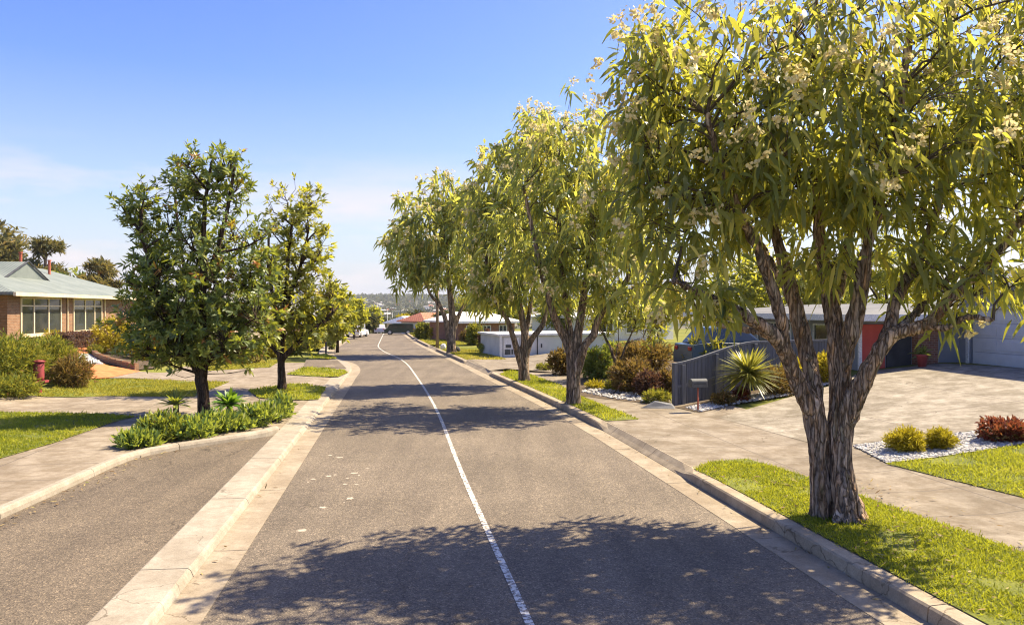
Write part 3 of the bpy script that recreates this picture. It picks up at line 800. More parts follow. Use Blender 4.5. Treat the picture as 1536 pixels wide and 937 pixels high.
def pebbles(poly, dens, s0, s1, label, seed, dz):
    rng = np.random.default_rng(seed); p = np.array(poly); lo = p.min(0); hi = p.max(0)
    n = int(dens * (hi - lo).prod()); x = rng.uniform(lo[0], hi[0], n); y = rng.uniform(lo[1], hi[1], n)
    k = inpoly(x, y, poly); x = x[k]; y = y[k]; z = H(x, y) + dz; n = len(x)
    bm = bmesh.new(); bmesh.ops.create_icosphere(bm, subdivisions=1, radius=1)
    u = np.array([v.co[:] for v in bm.verts]); fs = np.array([[v.index for v in f.verts] for f in bm.faces]); bm.free()
    s = rng.uniform(s0, s1, n)[:, None, None]
    V = u[None] * s * rng.uniform(.6, 1.3, (n, 1, 3)) * (1 + .25 * rng.normal(size=(n, len(u), 1)))
    V[:, :, 2] *= .65
    V += np.stack([x, y, z], 1)[:, None]
    me = bpy.data.meshes.new('pebbles')
    me.from_pydata(V.reshape(-1, 3).tolist(), [], (fs[None] + (np.arange(n) * len(u))[:, None, None]).reshape(-1, 3).tolist()); me.update()
    tag(link('pebbles', me, M['pebble']), label, 'pebbles', kind='stuff')
pebbles(P((1279, 669), (1478, 646), (1536, 640), (1700, 626), (1700, 646), (1536, 666), (1400, 686), (1330, 694)), 420, .02, .045, 'white crushed stone border between the driveway and front lawn', 31, .02)
pebbles(P((1030, 612), (1050, 618), (1100, 606.5), (1186, 592.5), (1250, 574), (1243, 571), (1180, 584), (1100, 598)), 330, .03, .07, 'pale stones along the foot of the yucca bed', 32, .02)
pebbles(P((872, 588), (905, 596), (960, 603), (1000, 606), (990, 598), (940, 588), (880, 580)), 60, .03, .09, 'scattered pale stones in the garden bed by the grey fence', 33, .02)
pebbles(P((116, 533), (133, 531), (142, 538), (155, 547), (122, 546)), 120, .04, .09, 'white stones beside the orange brick drive', 34, .03)

# mortar splashes on the near lane
mb = MB(); rs = random.Random(4)
for px, py, w, h in ((496, 682.5, 9, 2.2), (510, 686, 15, 2.2), (492, 714, 12, 3.5), (503, 712, 8, 2), (469, 718.5, 10, 2.2), (462, 723, 4, 2), (532, 709.5, 16, 3), (521, 717, 7, 2), (538, 713, 5, 2), (518, 726, 10, 2), (534, 726.5, 9, 2), (526, 747, 14, 5), (485, 760.5, 16, 4), (451, 795.5, 20, 5.5), (516, 753, 4, 1.5), (551, 702, 8, 1.2)):
    x, y = G(px, py, 0); rx = w / F * y / 2; ry = h / (py - HZ) * y / 2
    ph = rs.uniform(0, 6); vs = []
    for j in range(18):
        t = 2 * PI * j / 18; q = .72 + .28 * math.sin(3 * t + ph) * math.cos(2 * t + ph * 2) + rs.uniform(-.12, .12)
        vs.append((x + rx * q * math.cos(t), y + ry * q * math.sin(t), .004))
    mb.add(vs, [tuple(range(18))])
o = tag(mb.build('road_stains', M['splash']), kind='structure')

# ================================================================== TREES
def E(px, py, rx, rz, Y, ry=None):
    c = PX(px, py, Y); s = Y / F
    return (c.x, c.y, c.z, rx * s, ry if ry else rx * s * .85, rz * s)
def stems_px(lines, Y):
    out = []
    for ln in lines:
        out.append(([PX(x, y, Y + dy) for x, y, r, dy in ln], [r * Y / F for x, y, r, dy in ln]))
    return out
def limb_points(stems, skip=.35):
    pts = []
    for P_, R_ in stems:
        n = len(P_)
        for i in range(n - 1):
            for t in (0, .25, .5, .75):
                if (i + t) / (n - 1) >= skip: pts.append(np.array(P_[i].lerp(P_[i + 1], t)))
        pts.append(np.array(P_[-1]))
    return pts
def drooping_tree(label, base, stems, env, nsec, nclu, per, L, W, seed, nblossom, voxel, amp, group, leafm='droop', barkm='bark', gap=.28, twigs=True, flare=None, shell=2.4, gs=.8, spread=.12):
    rng = np.random.default_rng(seed)
    t = thing('street_tree', label, 'tree', (base[0], base[1], Hs(*base)), group)
    mb = MB()
    for P_, R_ in stems:
        # resample each stem smoothly and let it wander
        Q = []; RR = []
        n = len(P_)
        for i in range(n - 1):
            p0, p1, p2, p3 = P_[max(i - 1, 0)], P_[i], P_[i + 1], P_[min(i + 2, n - 1)]
            for k in range(4):
                u = k / 4
                q = .5 * ((2 * p1) + (p2 - p0) * u + (2 * p0 - 5 * p1 + 4 * p2 - p3) * u * u + (3 * p1 - p0 - 3 * p2 + p3) * u ** 3)
                Q.append(q); RR.append(R_[i] + (R_[i + 1] - R_[i]) * u)
        Q.append(P_[-1]); RR.append(R_[-1])
        mb.tube(Q, RR, 14)
    if flare:
        z0 = Hs(*base)
        for k in range(flare[1]):
            a = 2 * PI * k / flare[1] + .4 + rng.normal() * .2; r = flare[0]
            e = Vector((base[0] + math.cos(a) * r * 1.7, base[1] + math.sin(a) * r * 1.5, z0 - .1))
            m_ = Vector((base[0] + math.cos(a) * r * .85, base[1] + math.sin(a) * r * .85, z0 + .1))
            u = Vector((base[0] + math.cos(a) * r * .3, base[1] + math.sin(a) * r * .3, z0 + .8))
            mb.tube([e, m_, u], [r * .12, r * .2, r * .05], 8)
    fuse('trunk', mb, M[barkm], t, voxel, amp, 9 if amp > .012 else 6, 1.3, amp * .45)
    tips, _ = envelope_points([tuple(e[:3]) + (e[3] * .8, e[4] * .8, e[5] * .75) for e in env], nsec, rng, 1.7, 0, 1, .1, seed)
    bm_ = MB()
    res = ramify(limb_points(stems), list(tips), max(.022, .1 * stems[0][1][0]), .012, bm_, rng, 6)
    pts, nor = envelope_points(env, nclu, rng, shell, gap, gs, .2, seed)
    if twigs: ramify(res, list(pts), .011, .005, bm_, rng, 3, .08, .05)
    bm_.build('branches', M['bark_twig'], t, True)
    droop_leaves('crown', pts, nor, per, L, W, M[leafm], t, rng, spread)
    if nblossom:
        ctr = np.array(env)[:, :3].mean(0)
        q_ = (pts - ctr) / (np.ptp(pts, axis=0) * .5)
        sc_ = np.linalg.norm(q_, axis=1) * .9 - .7 * q_[:, 1] + .3 * q_[:, 2] + rng.random(len(pts)) * 1.3
        pick = pts[np.argsort(-sc_)[:nblossom]]
        per2 = 40; bl = max(.78, L / .40); n = nblossom * per2
        pick = pick + unit(pick - ctr) * .34
        clump = np.repeat(pick, per2, 0) + np.repeat(rng.normal(size=(nblossom * 5, 3)) * .10 * bl, per2 // 5 + 1, 0)[:n] + rng.normal(size=(n, 3)) * .03 * bl
        d = rdir(n, rng)
        o = leaf_mesh('blossom', clump, d, perp(d, rng), rng.uniform(.05, .09, n) * bl, rng.uniform(.05, .08, n) * bl, rng.uniform(0, .3, n), rng.random(n), M['blossom'], t)
        tag(o, 'cream flower clusters', kind='stuff')
    return t

TG = 'drooping street trees along the right kerb'
Y1 = 11.5
T1 = G(1262, 778)
st1 = stems_px([
    [(1228, 800, 20.0, .02), (1231, 765, 14.0, .02), (1229, 700, 12.0, .02), (1225, 650, 14.0, 0), (1218, 610, 15.8, 0), (1203, 585, 11.8, 0), (1190, 558, 10.9, -.05), (1177, 525, 10.1, -.15), (1155, 498, 9.2, -.3), (1115, 472, 6.7, -.5), (1070, 450, 5.0, -.8), (1010, 420, 3.4, -1.1)],
    [(1224, 640, 12.1, .06), (1223, 595, 10.9, .15), (1214, 545, 10.9, .3), (1201, 492, 10.9, .4), (1188, 440, 9.2, .5), (1165, 360, 6.7, .6), (1140, 280, 5.0, .6), (1105, 190, 3.4, .5)],
    [(1180, 532, 8.4, -.1), (1170, 470, 7.6, -.3), (1150, 410, 5.9, -.4), (1120, 340, 5.0, -.5), (1085, 260, 4.2, -.6), (1060, 170, 2.5, -.7)],
    [(1278, 800, 34.0, 0), (1271, 768, 25.0, 0), (1264, 740, 20.0, 0), (1259, 700, 18.5, 0), (1260, 650, 17.2, 0), (1263, 605, 16.7, .03), (1259, 560, 13.4, .06), (1254, 513, 12.2, .1), (1247, 455, 10.5, .2), (1239, 416, 9.2, .3), (1228, 350, 7.6, .4), (1226, 250, 5.9, .5), (1235, 130, 4.2, .4), (1225, 0, 3.4, .3)],
    [(1262, 560, 10.1, .0), (1272, 515, 10.9, -.1), (1285, 466, 10.9, -.15), (1292, 425, 9.2, -.2), (1304, 360, 7.6, -.3), (1328, 270, 5.9, -.4), (1350, 160, 4.2, -.5), (1365, 40, 3.4, -.5)],
    [(1264, 650, 12.1, -.05), (1274, 618, 14.0, -.12), (1285, 590, 12.6, -.2), (1302, 558, 11.3, -.28), (1322, 522, 10.1, -.35), (1342, 500, 8.8, -.4), (1378, 491, 7.1, -.5), (1402, 477, 6.3, -.5), (1418, 454, 5.9, -.55), (1442, 433, 5.0, -.6), (1490, 385, 4.2, -.6), (1540, 320, 3.4, -.6)],
    [(1320, 525, 7.6, -.35), (1335, 487, 7.6, -.25), (1344, 450, 6.7, -.15), (1378, 385, 5.0, .1), (1415, 290, 4.2, .2), (1450, 190, 3.4, .3)],
    [(1390, 487, 4.2, -.5), (1420, 492, 2.9, -.7), (1450, 475, 2.5, -.9), (1490, 480, 1.7, -1.1)],
    [(1345, 498, 5.0, -.3), (1388, 455, 4.2, -.1), (1418, 422, 3.8, .2), (1460, 390, 3.4, .6)],
    [(1195, 560, 5.9, 0), (1155, 505, 4.2, .4), (1100, 492, 3.4, .7), (1060, 482, 2.5, 1.0)],
    [(1248, 470, 6.7, .2), (1262, 420, 5.9, .8), (1275, 340, 5.0, 1.4), (1290, 240, 4.2, 1.8)],
    [(1214, 540, 5.9, .2), (1195, 470, 5.0, .9), (1160, 400, 4.2, 1.5), (1120, 330, 3.4, 2.0)],
], Y1)
env1 = [E(1268, 140, 312, 200, Y1, 2.2), E(1010, 310, 108, 150, Y1, 1.6), E(968, 140, 68, 140, Y1, 1.4), E(1470, 260, 150, 160, Y1, 2.0), E(1230, 265, 270, 112, Y1, 2.2), E(1030, 432, 80, 50, Y1 - .6, 1.3), E(1455, 440, 85, 45, Y1 - .4, 1.1), E(1330, 395, 90, 40, Y1 + .3, 1.6), E(1110, 160, 165, 160, Y1, 1.9), E(1510, 110, 110, 170, Y1, 1.8), E(1280, 392, 150, 38, Y1 + .2, 1.5)]
drooping_tree('largest tree with peeling twin trunk and cream blossom on the near right lawn strip', T1, st1, env1, 130, 1230, 12, .265, .062, 41, 210, .016, .026, TG, gap=.55, flare=(.27, 9), gs=1.7)

def fan_stems(base, Y, trunk, forks, rr):
    """trunk px list, then forks from its top"""
    return stems_px([trunk] + forks, Y)
b2 = G(860, 605); Y2 = b2[1]
st2 = stems_px([
    [(861, 616, 13, 0), (860, 590, 10.5, 0), (860, 562, 10, 0), (857, 535, 8, 0), (850, 512, 6.5, 0), (838, 490, 6, 0), (829, 468, 5, -.2), (815, 420, 4, -.4), (800, 350, 3, -.5), (785, 280, 2.4, -.6)],
    [(860, 560, 7, 0), (858, 530, 7, .1), (855, 503, 6, .2), (851, 470, 5, .3), (844, 420, 4, .4), (838, 330, 3.2, .4), (836, 250, 2.4, .4)],
    [(862, 560, 8, 0), (865, 535, 7.5, 0), (866, 508, 7, 0), (870, 482, 6.4, .1), (874, 455, 5.5, .2), (882, 400, 4.5, .4), (890, 310, 3.4, .4), (895, 220, 2.4, .3)],
    [(865, 560, 6.5, -.1), (872, 535, 6.5, -.2), (878, 517, 6, -.3), (891, 501, 5.5, -.3), (895, 484, 5, -.3), (912, 455, 4, -.4), (940, 420, 3.4, -.4), (960, 360, 2.4, -.5)],
], Y2)
env2 = [E(868, 262, 98, 108, Y2, 2.4), E(770, 330, 40, 80, Y2 + 2, 1.6), E(880, 370, 110, 95, Y2, 2.6), E(930, 420, 75, 60, Y2, 1.8), E(930, 300, 80, 110, Y2, 2.2), E(820, 400, 50, 70, Y2, 1.7), E(815, 225, 50, 55, Y2, 1.5)]
drooping_tree('second drooping street tree from the camera, its grey brown stems left of the rusty shrubs', b2, st2, env2, 80, 680, 10, .38, .085, 42, 100, .035, .012, TG, 'droop_far', 'bark_far', gap=.48, flare=(.22, 7), gs=1.3)
b3 = G(787, 571); Y3 = b3[1]
st3 = stems_px([
    [(787, 580, 10.5, 0), (786, 562, 8.5, 0), (786, 540, 7.6, 0), (787, 518, 6.4, 0), (787, 500, 5.6, 0), (782, 470, 4.6, 0), (776, 430, 3.8, 0), (772, 360, 3, 0), (770, 290, 2.4, 0)],
    [(784, 555, 5.5, 0), (777, 530, 5, -.1), (768, 500, 4, -.3), (760, 478, 3.6, -.3), (747, 457, 3, -.4), (733, 410, 2.6, -.4), (722, 340, 2, -.5)],
    [(788, 540, 5.5, .1), (793, 518, 4.8, .1), (800, 505, 4.4, .1), (811, 492, 4, .1), (818, 474, 3.5, .1), (828, 420, 2.8, 0), (835, 340, 2.2, 0)],
    [(786, 525, 4, .2), (792, 480, 3.6, .6), (800, 420, 3, .8), (806, 330, 2.4, 1)],
], Y3)
env3 = [E(770, 275, 78, 85, Y3, 2.6), E(735, 330, 48, 105, Y3, 2.4), E(800, 220, 55, 60, Y3, 1.8), E(775, 385, 85, 75, Y3, 2.6), E(755, 430, 55, 45, Y3, 1.9), E(840, 330, 50, 100, Y3, 2.0)]
drooping_tree('third street tree from the camera, three stems, in front of the low white building', b3, st3, env3, 70, 620, 10, .44, .105, 43, 90, .045, .012, TG, 'droop_far', 'bark_far', gap=.48, flare=(.24, 7), shell=2.2, gs=1.2)
b4 = G(680, 529); Y4 = b4[1]
st4 = stems_px([
    [(677, 535, 9, 0), (677, 522, 7, 0), (677, 505, 6.4, 0), (678, 485, 5.8, 0), (678, 466, 5, 0), (674, 430, 4, 0), (670, 380, 3, 0), (666, 310, 2, 0)],
    [(673, 510, 4, 0), (670, 490, 3.8, -.2), (666, 472, 3.4, -.4), (657, 455, 2.8, -.5), (645, 440, 2.3, -.5), (630, 400, 2, -.5), (615, 350, 1.6, -.5)],
    [(680, 500, 3.8, 0), (684, 485, 3.4, .2), (690, 469, 3, .2), (699, 452, 2.7, .2), (710, 425, 2.2, .2), (715, 370, 1.7, .2)],
    [(672, 495, 3, 0), (663, 465, 2.6, .7), (652, 435, 2, 1.2), (640, 370, 1.6, 1.5)],
], Y4)
env4 = [E(650, 345, 70, 78, Y4, 3.2), E(615, 375, 40, 60, Y4, 2.4), E(700, 355, 50, 80, Y4, 2.8), E(640, 400, 55, 40, Y4, 2.6), E(715, 425, 35, 45, Y4, 2), E(665, 300, 45, 35, Y4, 2.2)]
drooping_tree('farthest of the drooping street trees, standing alone on the verge with a dark forked trunk', b4, st4, env4, 60, 660, 9, .58, .15, 44, 80, .07, .012, TG, 'droop_far', 'bark_far', gap=.48, flare=(.28, 6), shell=2.2, gs=.9, spread=.2)

def glossy_tree(label, base, stems, env, nsec, nclu, per, L, W, seed, voxel, group, leafm='gloss', gap=.2, name='street_tree', rust=.04, barkm='bark_dark', upb=.5, gs=.9, shell=2.3):
    rng = np.random.default_rng(seed)
    t = thing(name, label, 'tree', (base[0], base[1], Hs(*base)), group)
    mb = MB()
    for P_, R_ in stems: mb.tube(P_, R_, 12)
    fuse('trunk', mb, M[barkm], t, voxel, .01, 7, 2.0, .006)
    tips, _ = envelope_points([tuple(e[:3]) + (e[3] * .8, e[4] * .8, e[5] * .8) for e in env], nsec, rng, 1.8, 0, 1, .1, seed)
    bm_ = MB()
    res = ramify(limb_points(stems, .3), list(tips), max(.03, .22 * stems[0][1][0]), .014, bm_, rng, 5, -.02, .5)
    pts, nor = envelope_points(env, nclu, rng, shell, gap, gs, .26, seed)
    ramify(res, list(pts), .013, .006, bm_, rng, 3, -.03, .2)
    bm_.build('branches', M[barkm], t, True)
    rosette_leaves('crown', pts, nor, per, L, W, M[leafm], t, rng, upb, rust)
    return t
LG = 'glossy leaved street trees on the left'
Yl = L1P[1]
stl = stems_px([
    [(306, 632, 12, 0), (306, 615, 9, 0), (305, 590, 8.5, 0), (301, 568, 9, 0), (306, 540, 7, 0), (307, 500, 6, 0), (305, 440, 5, 0), (304, 370, 4, 0), (308, 300, 3, 0), (318, 240, 2, 0)],
    [(303, 570, 6, 0), (290, 545, 5, -.2), (262, 500, 4, -.4), (235, 440, 3, -.5), (212, 350, 2, -.6)],
    [(306, 545, 5, 0), (325, 520, 4, .2), (350, 490, 3, .4), (380, 440, 2, .5)],
    [(307, 420, 4, 0), (325, 380, 3.5, -.2), (340, 320, 3, -.3), (352, 250, 2, -.3)],
    [(306, 490, 4, 0), (285, 440, 3, .5), (270, 370, 2.5, .8), (262, 290, 2, 1)],
], Yl)
envl = [E(305, 405, 88, 130, Yl, 1.7), E(340, 262, 40, 58, Yl, .9), E(283, 270, 38, 60, Yl, .9), E(208, 312, 36, 46, Yl, .8), E(222, 400, 45, 80, Yl, 1.1), E(225, 490, 58, 65, Yl, 1.3), E(372, 470, 50, 85, Yl, 1.3), E(300, 505, 95, 52, Yl, 1.6), E(390, 390, 24, 75, Yl, .8), E(260, 480, 70, 78, Yl - .6, 1.1)]
glossy_tree('tall dark glossy street tree rising from the ground cover bed on the left', L1P, stl, envl, 90, 1900, 11, .215, .062, 51, .035, LG, gap=.36, gs=2.1)
Yk = L2P[1]
stk = stems_px([
    [(423, 590, 9, 0), (423, 575, 6.6, 0), (422, 555, 5.6, 0), (421, 530, 5, 0), (424, 495, 4.2, 0), (428, 450, 3.4, 0), (432, 390, 3, 0), (440, 320, 2, 0)],
    [(422, 540, 4.5, 0), (445, 515, 3.5, -.3), (470, 495, 3, -.5), (500, 468, 2, -.6)],
    [(424, 500, 4, 0), (410, 450, 3, .3), (402, 400, 2.4, .4), (404, 330, 2, .5)],
    [(427, 460, 3.5, 0), (448, 410, 2.6, .3), (462, 350, 2, .4)],
    [(421, 535, 3.5, 0), (400, 510, 3, .3), (385, 490, 2, .4)],
], Yk)
envk = [E(432, 345, 36, 72, Yk, 1.3), E(466, 315, 24, 48, Yk, 1.0), E(425, 430, 50, 70, Yk, 1.6), E(478, 380, 22, 60, Yk, 1.0), E(452, 475, 58, 48, Yk, 1.7), E(498, 450, 32, 42, Yk, 1.2), E(402, 480, 36, 45, Yk, 1.3)]
glossy_tree('slimmer sunlit street tree on the small grass island, second on the left', L2P, stk, envk, 70, 780, 11, .245, .07, 52, .045, LG, 'gloss_yel', gs=1.9, gap=.38, rust=.03)

def simple_tree(name, label, px, py_top, py_base, wpx, Y, leafm, seed, L, W, n=380, per=8, group='background trees', lobes=4, trunk=.28, barkm='bark_dark', flat=1.0):
    rng = np.random.default_rng(seed); s = Y / F
    x = (px - CX) * s; z0 = Hs(x, Y); zt = CAMZ - (py_top - HZ) * s; h = zt - z0; r = wpx / 2 * s
    env = []
    for k in range(lobes):
        a = 2 * PI * k / lobes + rng.uniform(0, 1)
        env.append((x + math.cos(a) * r * .42, Y + math.sin(a) * r * .42, z0 + h * rng.uniform(.45, .68), r * .62, r * .62, h * .3 * flat))
    env.append((x, Y, z0 + h * .72, r * .6, r * .6, h * .27))
    w = max(.08, h * .022)
    st = [([Vector((x, Y, z0 - .1)), Vector((x + w * .3, Y, z0 + h * trunk)), Vector((x - w * .4, Y, z0 + h * .55)), Vector((x, Y, z0 + h * .85))], [w, w * .75, w * .5, w * .2])]
    for k in range(4):
        a = 2 * PI * k / 4 + rng.uniform(0, 1); q = r * .6
        st.append(([Vector((x, Y, z0 + h * trunk)), Vector((x + math.cos(a) * q * .5, Y + math.sin(a) * q * .5, z0 + h * .48)), Vector((x + math.cos(a) * q, Y + math.sin(a) * q, z0 + h * .65))], [w * .6, w * .4, w * .15]))
    t = thing(name, label, 'tree', (x, Y, z0), group)
    mb = MB()
    for P_, R_ in st: mb.tube(P_, R_, 8)
    mb.build('trunk', M[barkm], t, True)
    pts, nor = envelope_points(env, n, rng, 2.6, .2, .5, .25, seed)
    rosette_leaves('crown', pts, nor, per, L, W, M[leafm], t, rng, .4, 0)
    return t
# ================================================================== PLANTS
def px_shrub(name, label, px, py, wpx, hpx, mat, seed, cat='shrub', L=.16, W=.04, n=420, per=6, group=None, depth=.9, up=.35, **kw):
    x, y = G(px, py); s = y / F
    return shrub(name, label, cat, (x, y, Hs(x, y)), (wpx / 2 * s, wpx / 2 * s * depth, hpx / 2 * s), M[mat], n, L, W, seed, group, up=up, per=per, **kw)
def hedge(name, label, c0, c1, width, h, mat, seed, n, L, W, group=None, cat='hedge'):
    rng = np.random.default_rng(seed)
    a, b = Vector(c0), Vector(c1); d = (b - a); ln = d.length; d = d / ln; nr = Vector((-d.y, d.x))
    z0 = min(Hs(*c0), Hs(*c1)) - .05
    t = thing(name, label, cat, (a.x, a.y, z0), group)
    s = rng.uniform(0, ln, n); o = rng.uniform(-.5, .5, n) * width; z = rng.uniform(0, h, n)
    f = rng.integers(0, 4, n)
    o = np.where(f == 0, -.5 * width, np.where(f == 1, .5 * width, o)); z = np.where(f == 2, h, z)
    s = np.where(f == 3, np.where(rng.random(n) < .5, 0, ln), s)
    p = np.stack([a.x + d.x * s + nr.x * o, a.y + d.y * s + nr.y * o, z0 + z], 1) + rng.normal(size=(n, 3)) * .035
    dd = rdir(n, rng) + np.array([0, 0, .3]); dd = unit(dd)
    leaf_mesh('foliage', p, dd, perp(dd, rng), L * rng.uniform(.7, 1.3, n), W * rng.uniform(.7, 1.3, n), rng.uniform(0, .2, n), np.clip(rng.normal(.42, .22, n), 0, 1), M[mat], t, ((0, .5), (.5, 1), (1, .1)))
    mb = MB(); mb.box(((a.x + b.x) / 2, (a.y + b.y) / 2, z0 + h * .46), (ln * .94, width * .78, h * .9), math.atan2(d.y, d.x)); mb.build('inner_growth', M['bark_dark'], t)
    return t
def spiky(name, label, c, n, L, W, mat, seed, zc=0, bend=.25, group=None, cat='plant', low=-.35):
    rng = np.random.default_rng(seed); t = thing(name, label, cat, c, group)
    d = rdir(n * 3, rng); d = d[d[:, 2] > low][:n]; d[:, 2] *= .9; d = unit(d); n = len(d)
    b = np.array([c[0], c[1], c[2] + zc]) + d * .05
    leaf_mesh('foliage', b, d, unit(np.cross(d, np.array([0, 0, 1.0])) + rng.normal(size=(n, 3)) * .15), L * rng.uniform(.75, 1.1, n), W * rng.uniform(.8, 1.2, n), bend * rng.uniform(.2, 1.2, n), np.clip(rng.normal(.5, .22, n), 0, 1), M[mat], t, ((0, .6), (.3, 1), (.7, .75), (1, .05)))
    mb = MB(); mb.tube([(c[0], c[1], c[2] - .05), (c[0], c[1], c[2] + zc * .6), (c[0], c[1], c[2] + zc + .05)], [.09, .08, .07], 8); mb.build('stem', M['bark_twig'], t)
    return t
def at(px, py):
    x, y = G(px, py); return (x, y, Hs(x, y))

# planting bed at the left street tree
GC = 'low leafy plants filling the left kerbside bed'
gl = ['low leafy plant at the left tip of the kerbside bed, smallest of the row', 'rounded dark plant second from the left in the kerbside bed', 'pale flecked plant between the dark cycad and the kerb',
      'leafy plant directly in front of the dark left street tree', 'yellowish plant right of the street tree at the kerb', 'loose leafy plant under the bright cycad', 'airy plant second from the right end of the kerbside bed', 'upright wispy plant at the right end of the kerbside bed']
for k, (px, py, w, h) in enumerate(((207, 673, 48, 26), (243, 664, 62, 44), (285, 660, 62, 38), (322, 653, 58, 34), (352, 648, 46, 30), (385, 641, 54, 34), (408, 634, 42, 34), (425, 630, 26, 32))):
    px_shrub('bed_plant', gl[k], px, py - 4, w * (1.15, 1, 1.2, .95, 1.15, 1, 1.1, .9)[k], h * (.75, .95, .7, .9, .6, .85, .7, 1.0)[k], ('groundcover', 'gloss', 'groundcover', 'groundcover', 'groundcover', 'groundcover', 'groundcover', 'groundcover')[k], 100 + k, 'plant', .16, .055, 230, 6, GC, 1.0, 1.0, rough=.34)
spiky('cycad', 'dark green stiff leaved cycad left of the street tree in the kerbside bed', at(264, 634), 60, .52, .075, 'gloss', 61, .5, .2, low=.05)
spiky('cycad', 'bright lime green cycad with broad fronds right of the left street tree', at(344, 634), 90, .56, .12, 'fern', 62, .5, .35, low=-.1)

# left front garden
px_shrub('juniper_bush', 'tall feathery juniper at the left edge of the photo behind the dark red pillar', 14, 582, 104, 84, 'juniper', 71, L=.2, W=.035, n=900, per=7)
px_shrub('juniper_bush', 'broad green juniper right of the dark red pillar, below the brick house windows', 74, 570, 84, 66, 'juniper', 72, L=.2, W=.035, n=800, per=7)
px_shrub('juniper_bush', 'low spreading golden juniper in the left corner in front of the pillar', 12, 594, 84, 30, 'juniper', 73, L=.18, W=.035, n=420, per=7)
px_shrub('juniper_bush', 'brownish juniper mound spilling toward the dry lawn strip', 108, 580, 58, 46, 'rust', 74, L=.18, W=.035, n=420, per=7)
c0, c1 = G(88, 522), G(150, 519)
hedge('clipped_hedge', 'clipped dark purple brown hedge along the foot of the brick house', (c0[0], c0[1]), (c1[0], c1[1]), 1.0, .95, 'purple', 75, 2600, .12, .06)
px_shrub('golden_shrub', 'bright yellow shrub beside the orange brick drive, left of the dark street tree', 172, 531, 66, 56, 'golden', 76, L=.22, W=.06, n=420, per=6)
px_shrub('golden_shrub', 'yellow green shrub half hidden behind the dark street tree', 216, 540, 52, 44, 'golden', 77, L=.2, W=.06, n=300, per=6)
px_shrub('ball_shrub', 'small clipped round shrub at the bend of the brick drive', 142, 533, 22, 17, 'juniper', 78, L=.08, W=.03, n=300, per=6, rough=.05)
px_shrub('low_shrub', 'cream tipped low plants between the purple hedge and the left windows', 66, 507, 56, 14, 'golden', 79, L=.14, W=.04, n=200, per=6, depth=.4)
px_shrub('low_shrub', 'cream tipped low plants below the second window pair of the brick house', 122, 503, 44, 14, 'golden', 80, L=.14, W=.04, n=200, per=6, depth=.4)
px_shrub('olive_shrub', 'olive shrub in front of the house behind the second left street tree', 372, 545, 50, 34, 'rust', 81, L=.2, W=.06, n=240)
px_shrub('olive_shrub', 'rounded grey green shrub right of the second left street tree trunk', 462, 524, 46, 34, 'juniper', 82, L=.22, W=.06, n=260)
px_shrub('sapling', 'dark young conifer on the far left verge beside the short post', 497, 524, 14, 27, 'gloss', 83, 'tree', .2, .06, 160)

# right gardens
TB = 'clipped golden tufts in the white pebble border'
px_shrub('golden_tuft', 'larger golden shrub in the white pebble border, left of the pair', 1359, 676, 52, 32, 'golden', 91, L=.11, W=.02, n=420, per=8, group=TB)
px_shrub('golden_tuft', 'smaller golden shrub in the white pebble border, right of the pair', 1411, 673, 36, 28, 'golden', 92, L=.11, W=.02, n=300, per=8, group=TB)
px_shrub('red_succulent', 'dark red and green succulent clump at the right edge in the pebbles', 1512, 660, 78, 32, 'redsucc', 93, 'plant', .10, .04, 420, 7)
yx = at(1122, 600)
spiky('yucca', 'large spiky yucca in front of the grey timber fence', yx, 340, 1.1, .07, 'yucca', 94, .85, .22, low=-.5)
px_shrub('rust_shrub', 'tan wispy shrub right of the yucca', 1166, 592, 46, 40, 'rust', 95, L=.24, W=.03, n=260)
px_shrub('yellow_shrub', 'yellow green bush by the driveway between the yucca and the largest tree', 1192, 584, 44, 46, 'golden', 96, L=.18, W=.05, n=300)
px_shrub('yellow_shrub', 'yellow green bush right of the largest trunk at the house corner', 1240, 574, 40, 46, 'golden', 97, L=.18, W=.05, n=300)
px_shrub('low_plant', 'low reddish plant just right of the letterbox among the stones', 1084, 607, 34, 16, 'rust', 98, 'plant', .12, .04, 160)
px_shrub('low_plant', 'orange leaved plant at the foot of the yucca', 1112, 602, 18, 20, 'redsucc', 99, 'plant', .12, .04, 120)
px_shrub('rust_shrub', 'orange tipped green shrub, larger one left of the grey fence end', 948, 588, 62, 50, 'rust', 101, L=.2, W=.05, n=520)
px_shrub('purple_shrub', 'dusky purple shrub left of the grey fence end post', 973, 594, 40, 36, 'purple', 102, L=.16, W=.045, n=360)
px_shrub('rust_shrub', 'brown shrub between the purple shrub and the grey fence end post', 1000, 590, 30, 34, 'rust', 103, L=.18, W=.05, n=240)
px_shrub('low_plant', 'green tuft at the footpath edge below the orange tipped shrub', 917, 585, 20, 14, 'juniper', 104, 'plant', .14, .03, 120)
px_shrub('low_plant', 'green tuft beside the footpath nearest the fence end post', 985, 604, 40, 18, 'juniper', 105, 'plant', .14, .03, 200)
px_shrub('low_plant', 'yellow green low plants right behind the second street tree trunk', 892, 583, 26, 10, 'golden', 106, 'plant', .14, .03, 120)
px_shrub('dark_shrub', 'dark rounded shrub right of the second street tree trunk', 895, 567, 52, 46, 'gloss', 107, L=.2, W=.07, n=420)
px_shrub('rust_shrub', 'orange topped shrub left of the second street tree trunk', 843, 562, 38, 40, 'rust', 108, L=.2, W=.06, n=320)
px_shrub('low_plant', 'small dark grass mound on the drive left of the orange topped shrub', 817, 555, 24, 10, 'juniper', 109, 'plant', .14, .03, 140)
px_shrub('dark_shrub', 'long olive mound in the middle garden behind the small bare tree', 965, 556, 84, 46, 'rust', 110, L=.24, W=.06, n=620)
px_shrub('dark_shrub', 'green shrub rising over the sloping top of the grey fence', 1062, 560, 60, 62, 'juniper', 111, L=.22, W=.06, n=420)
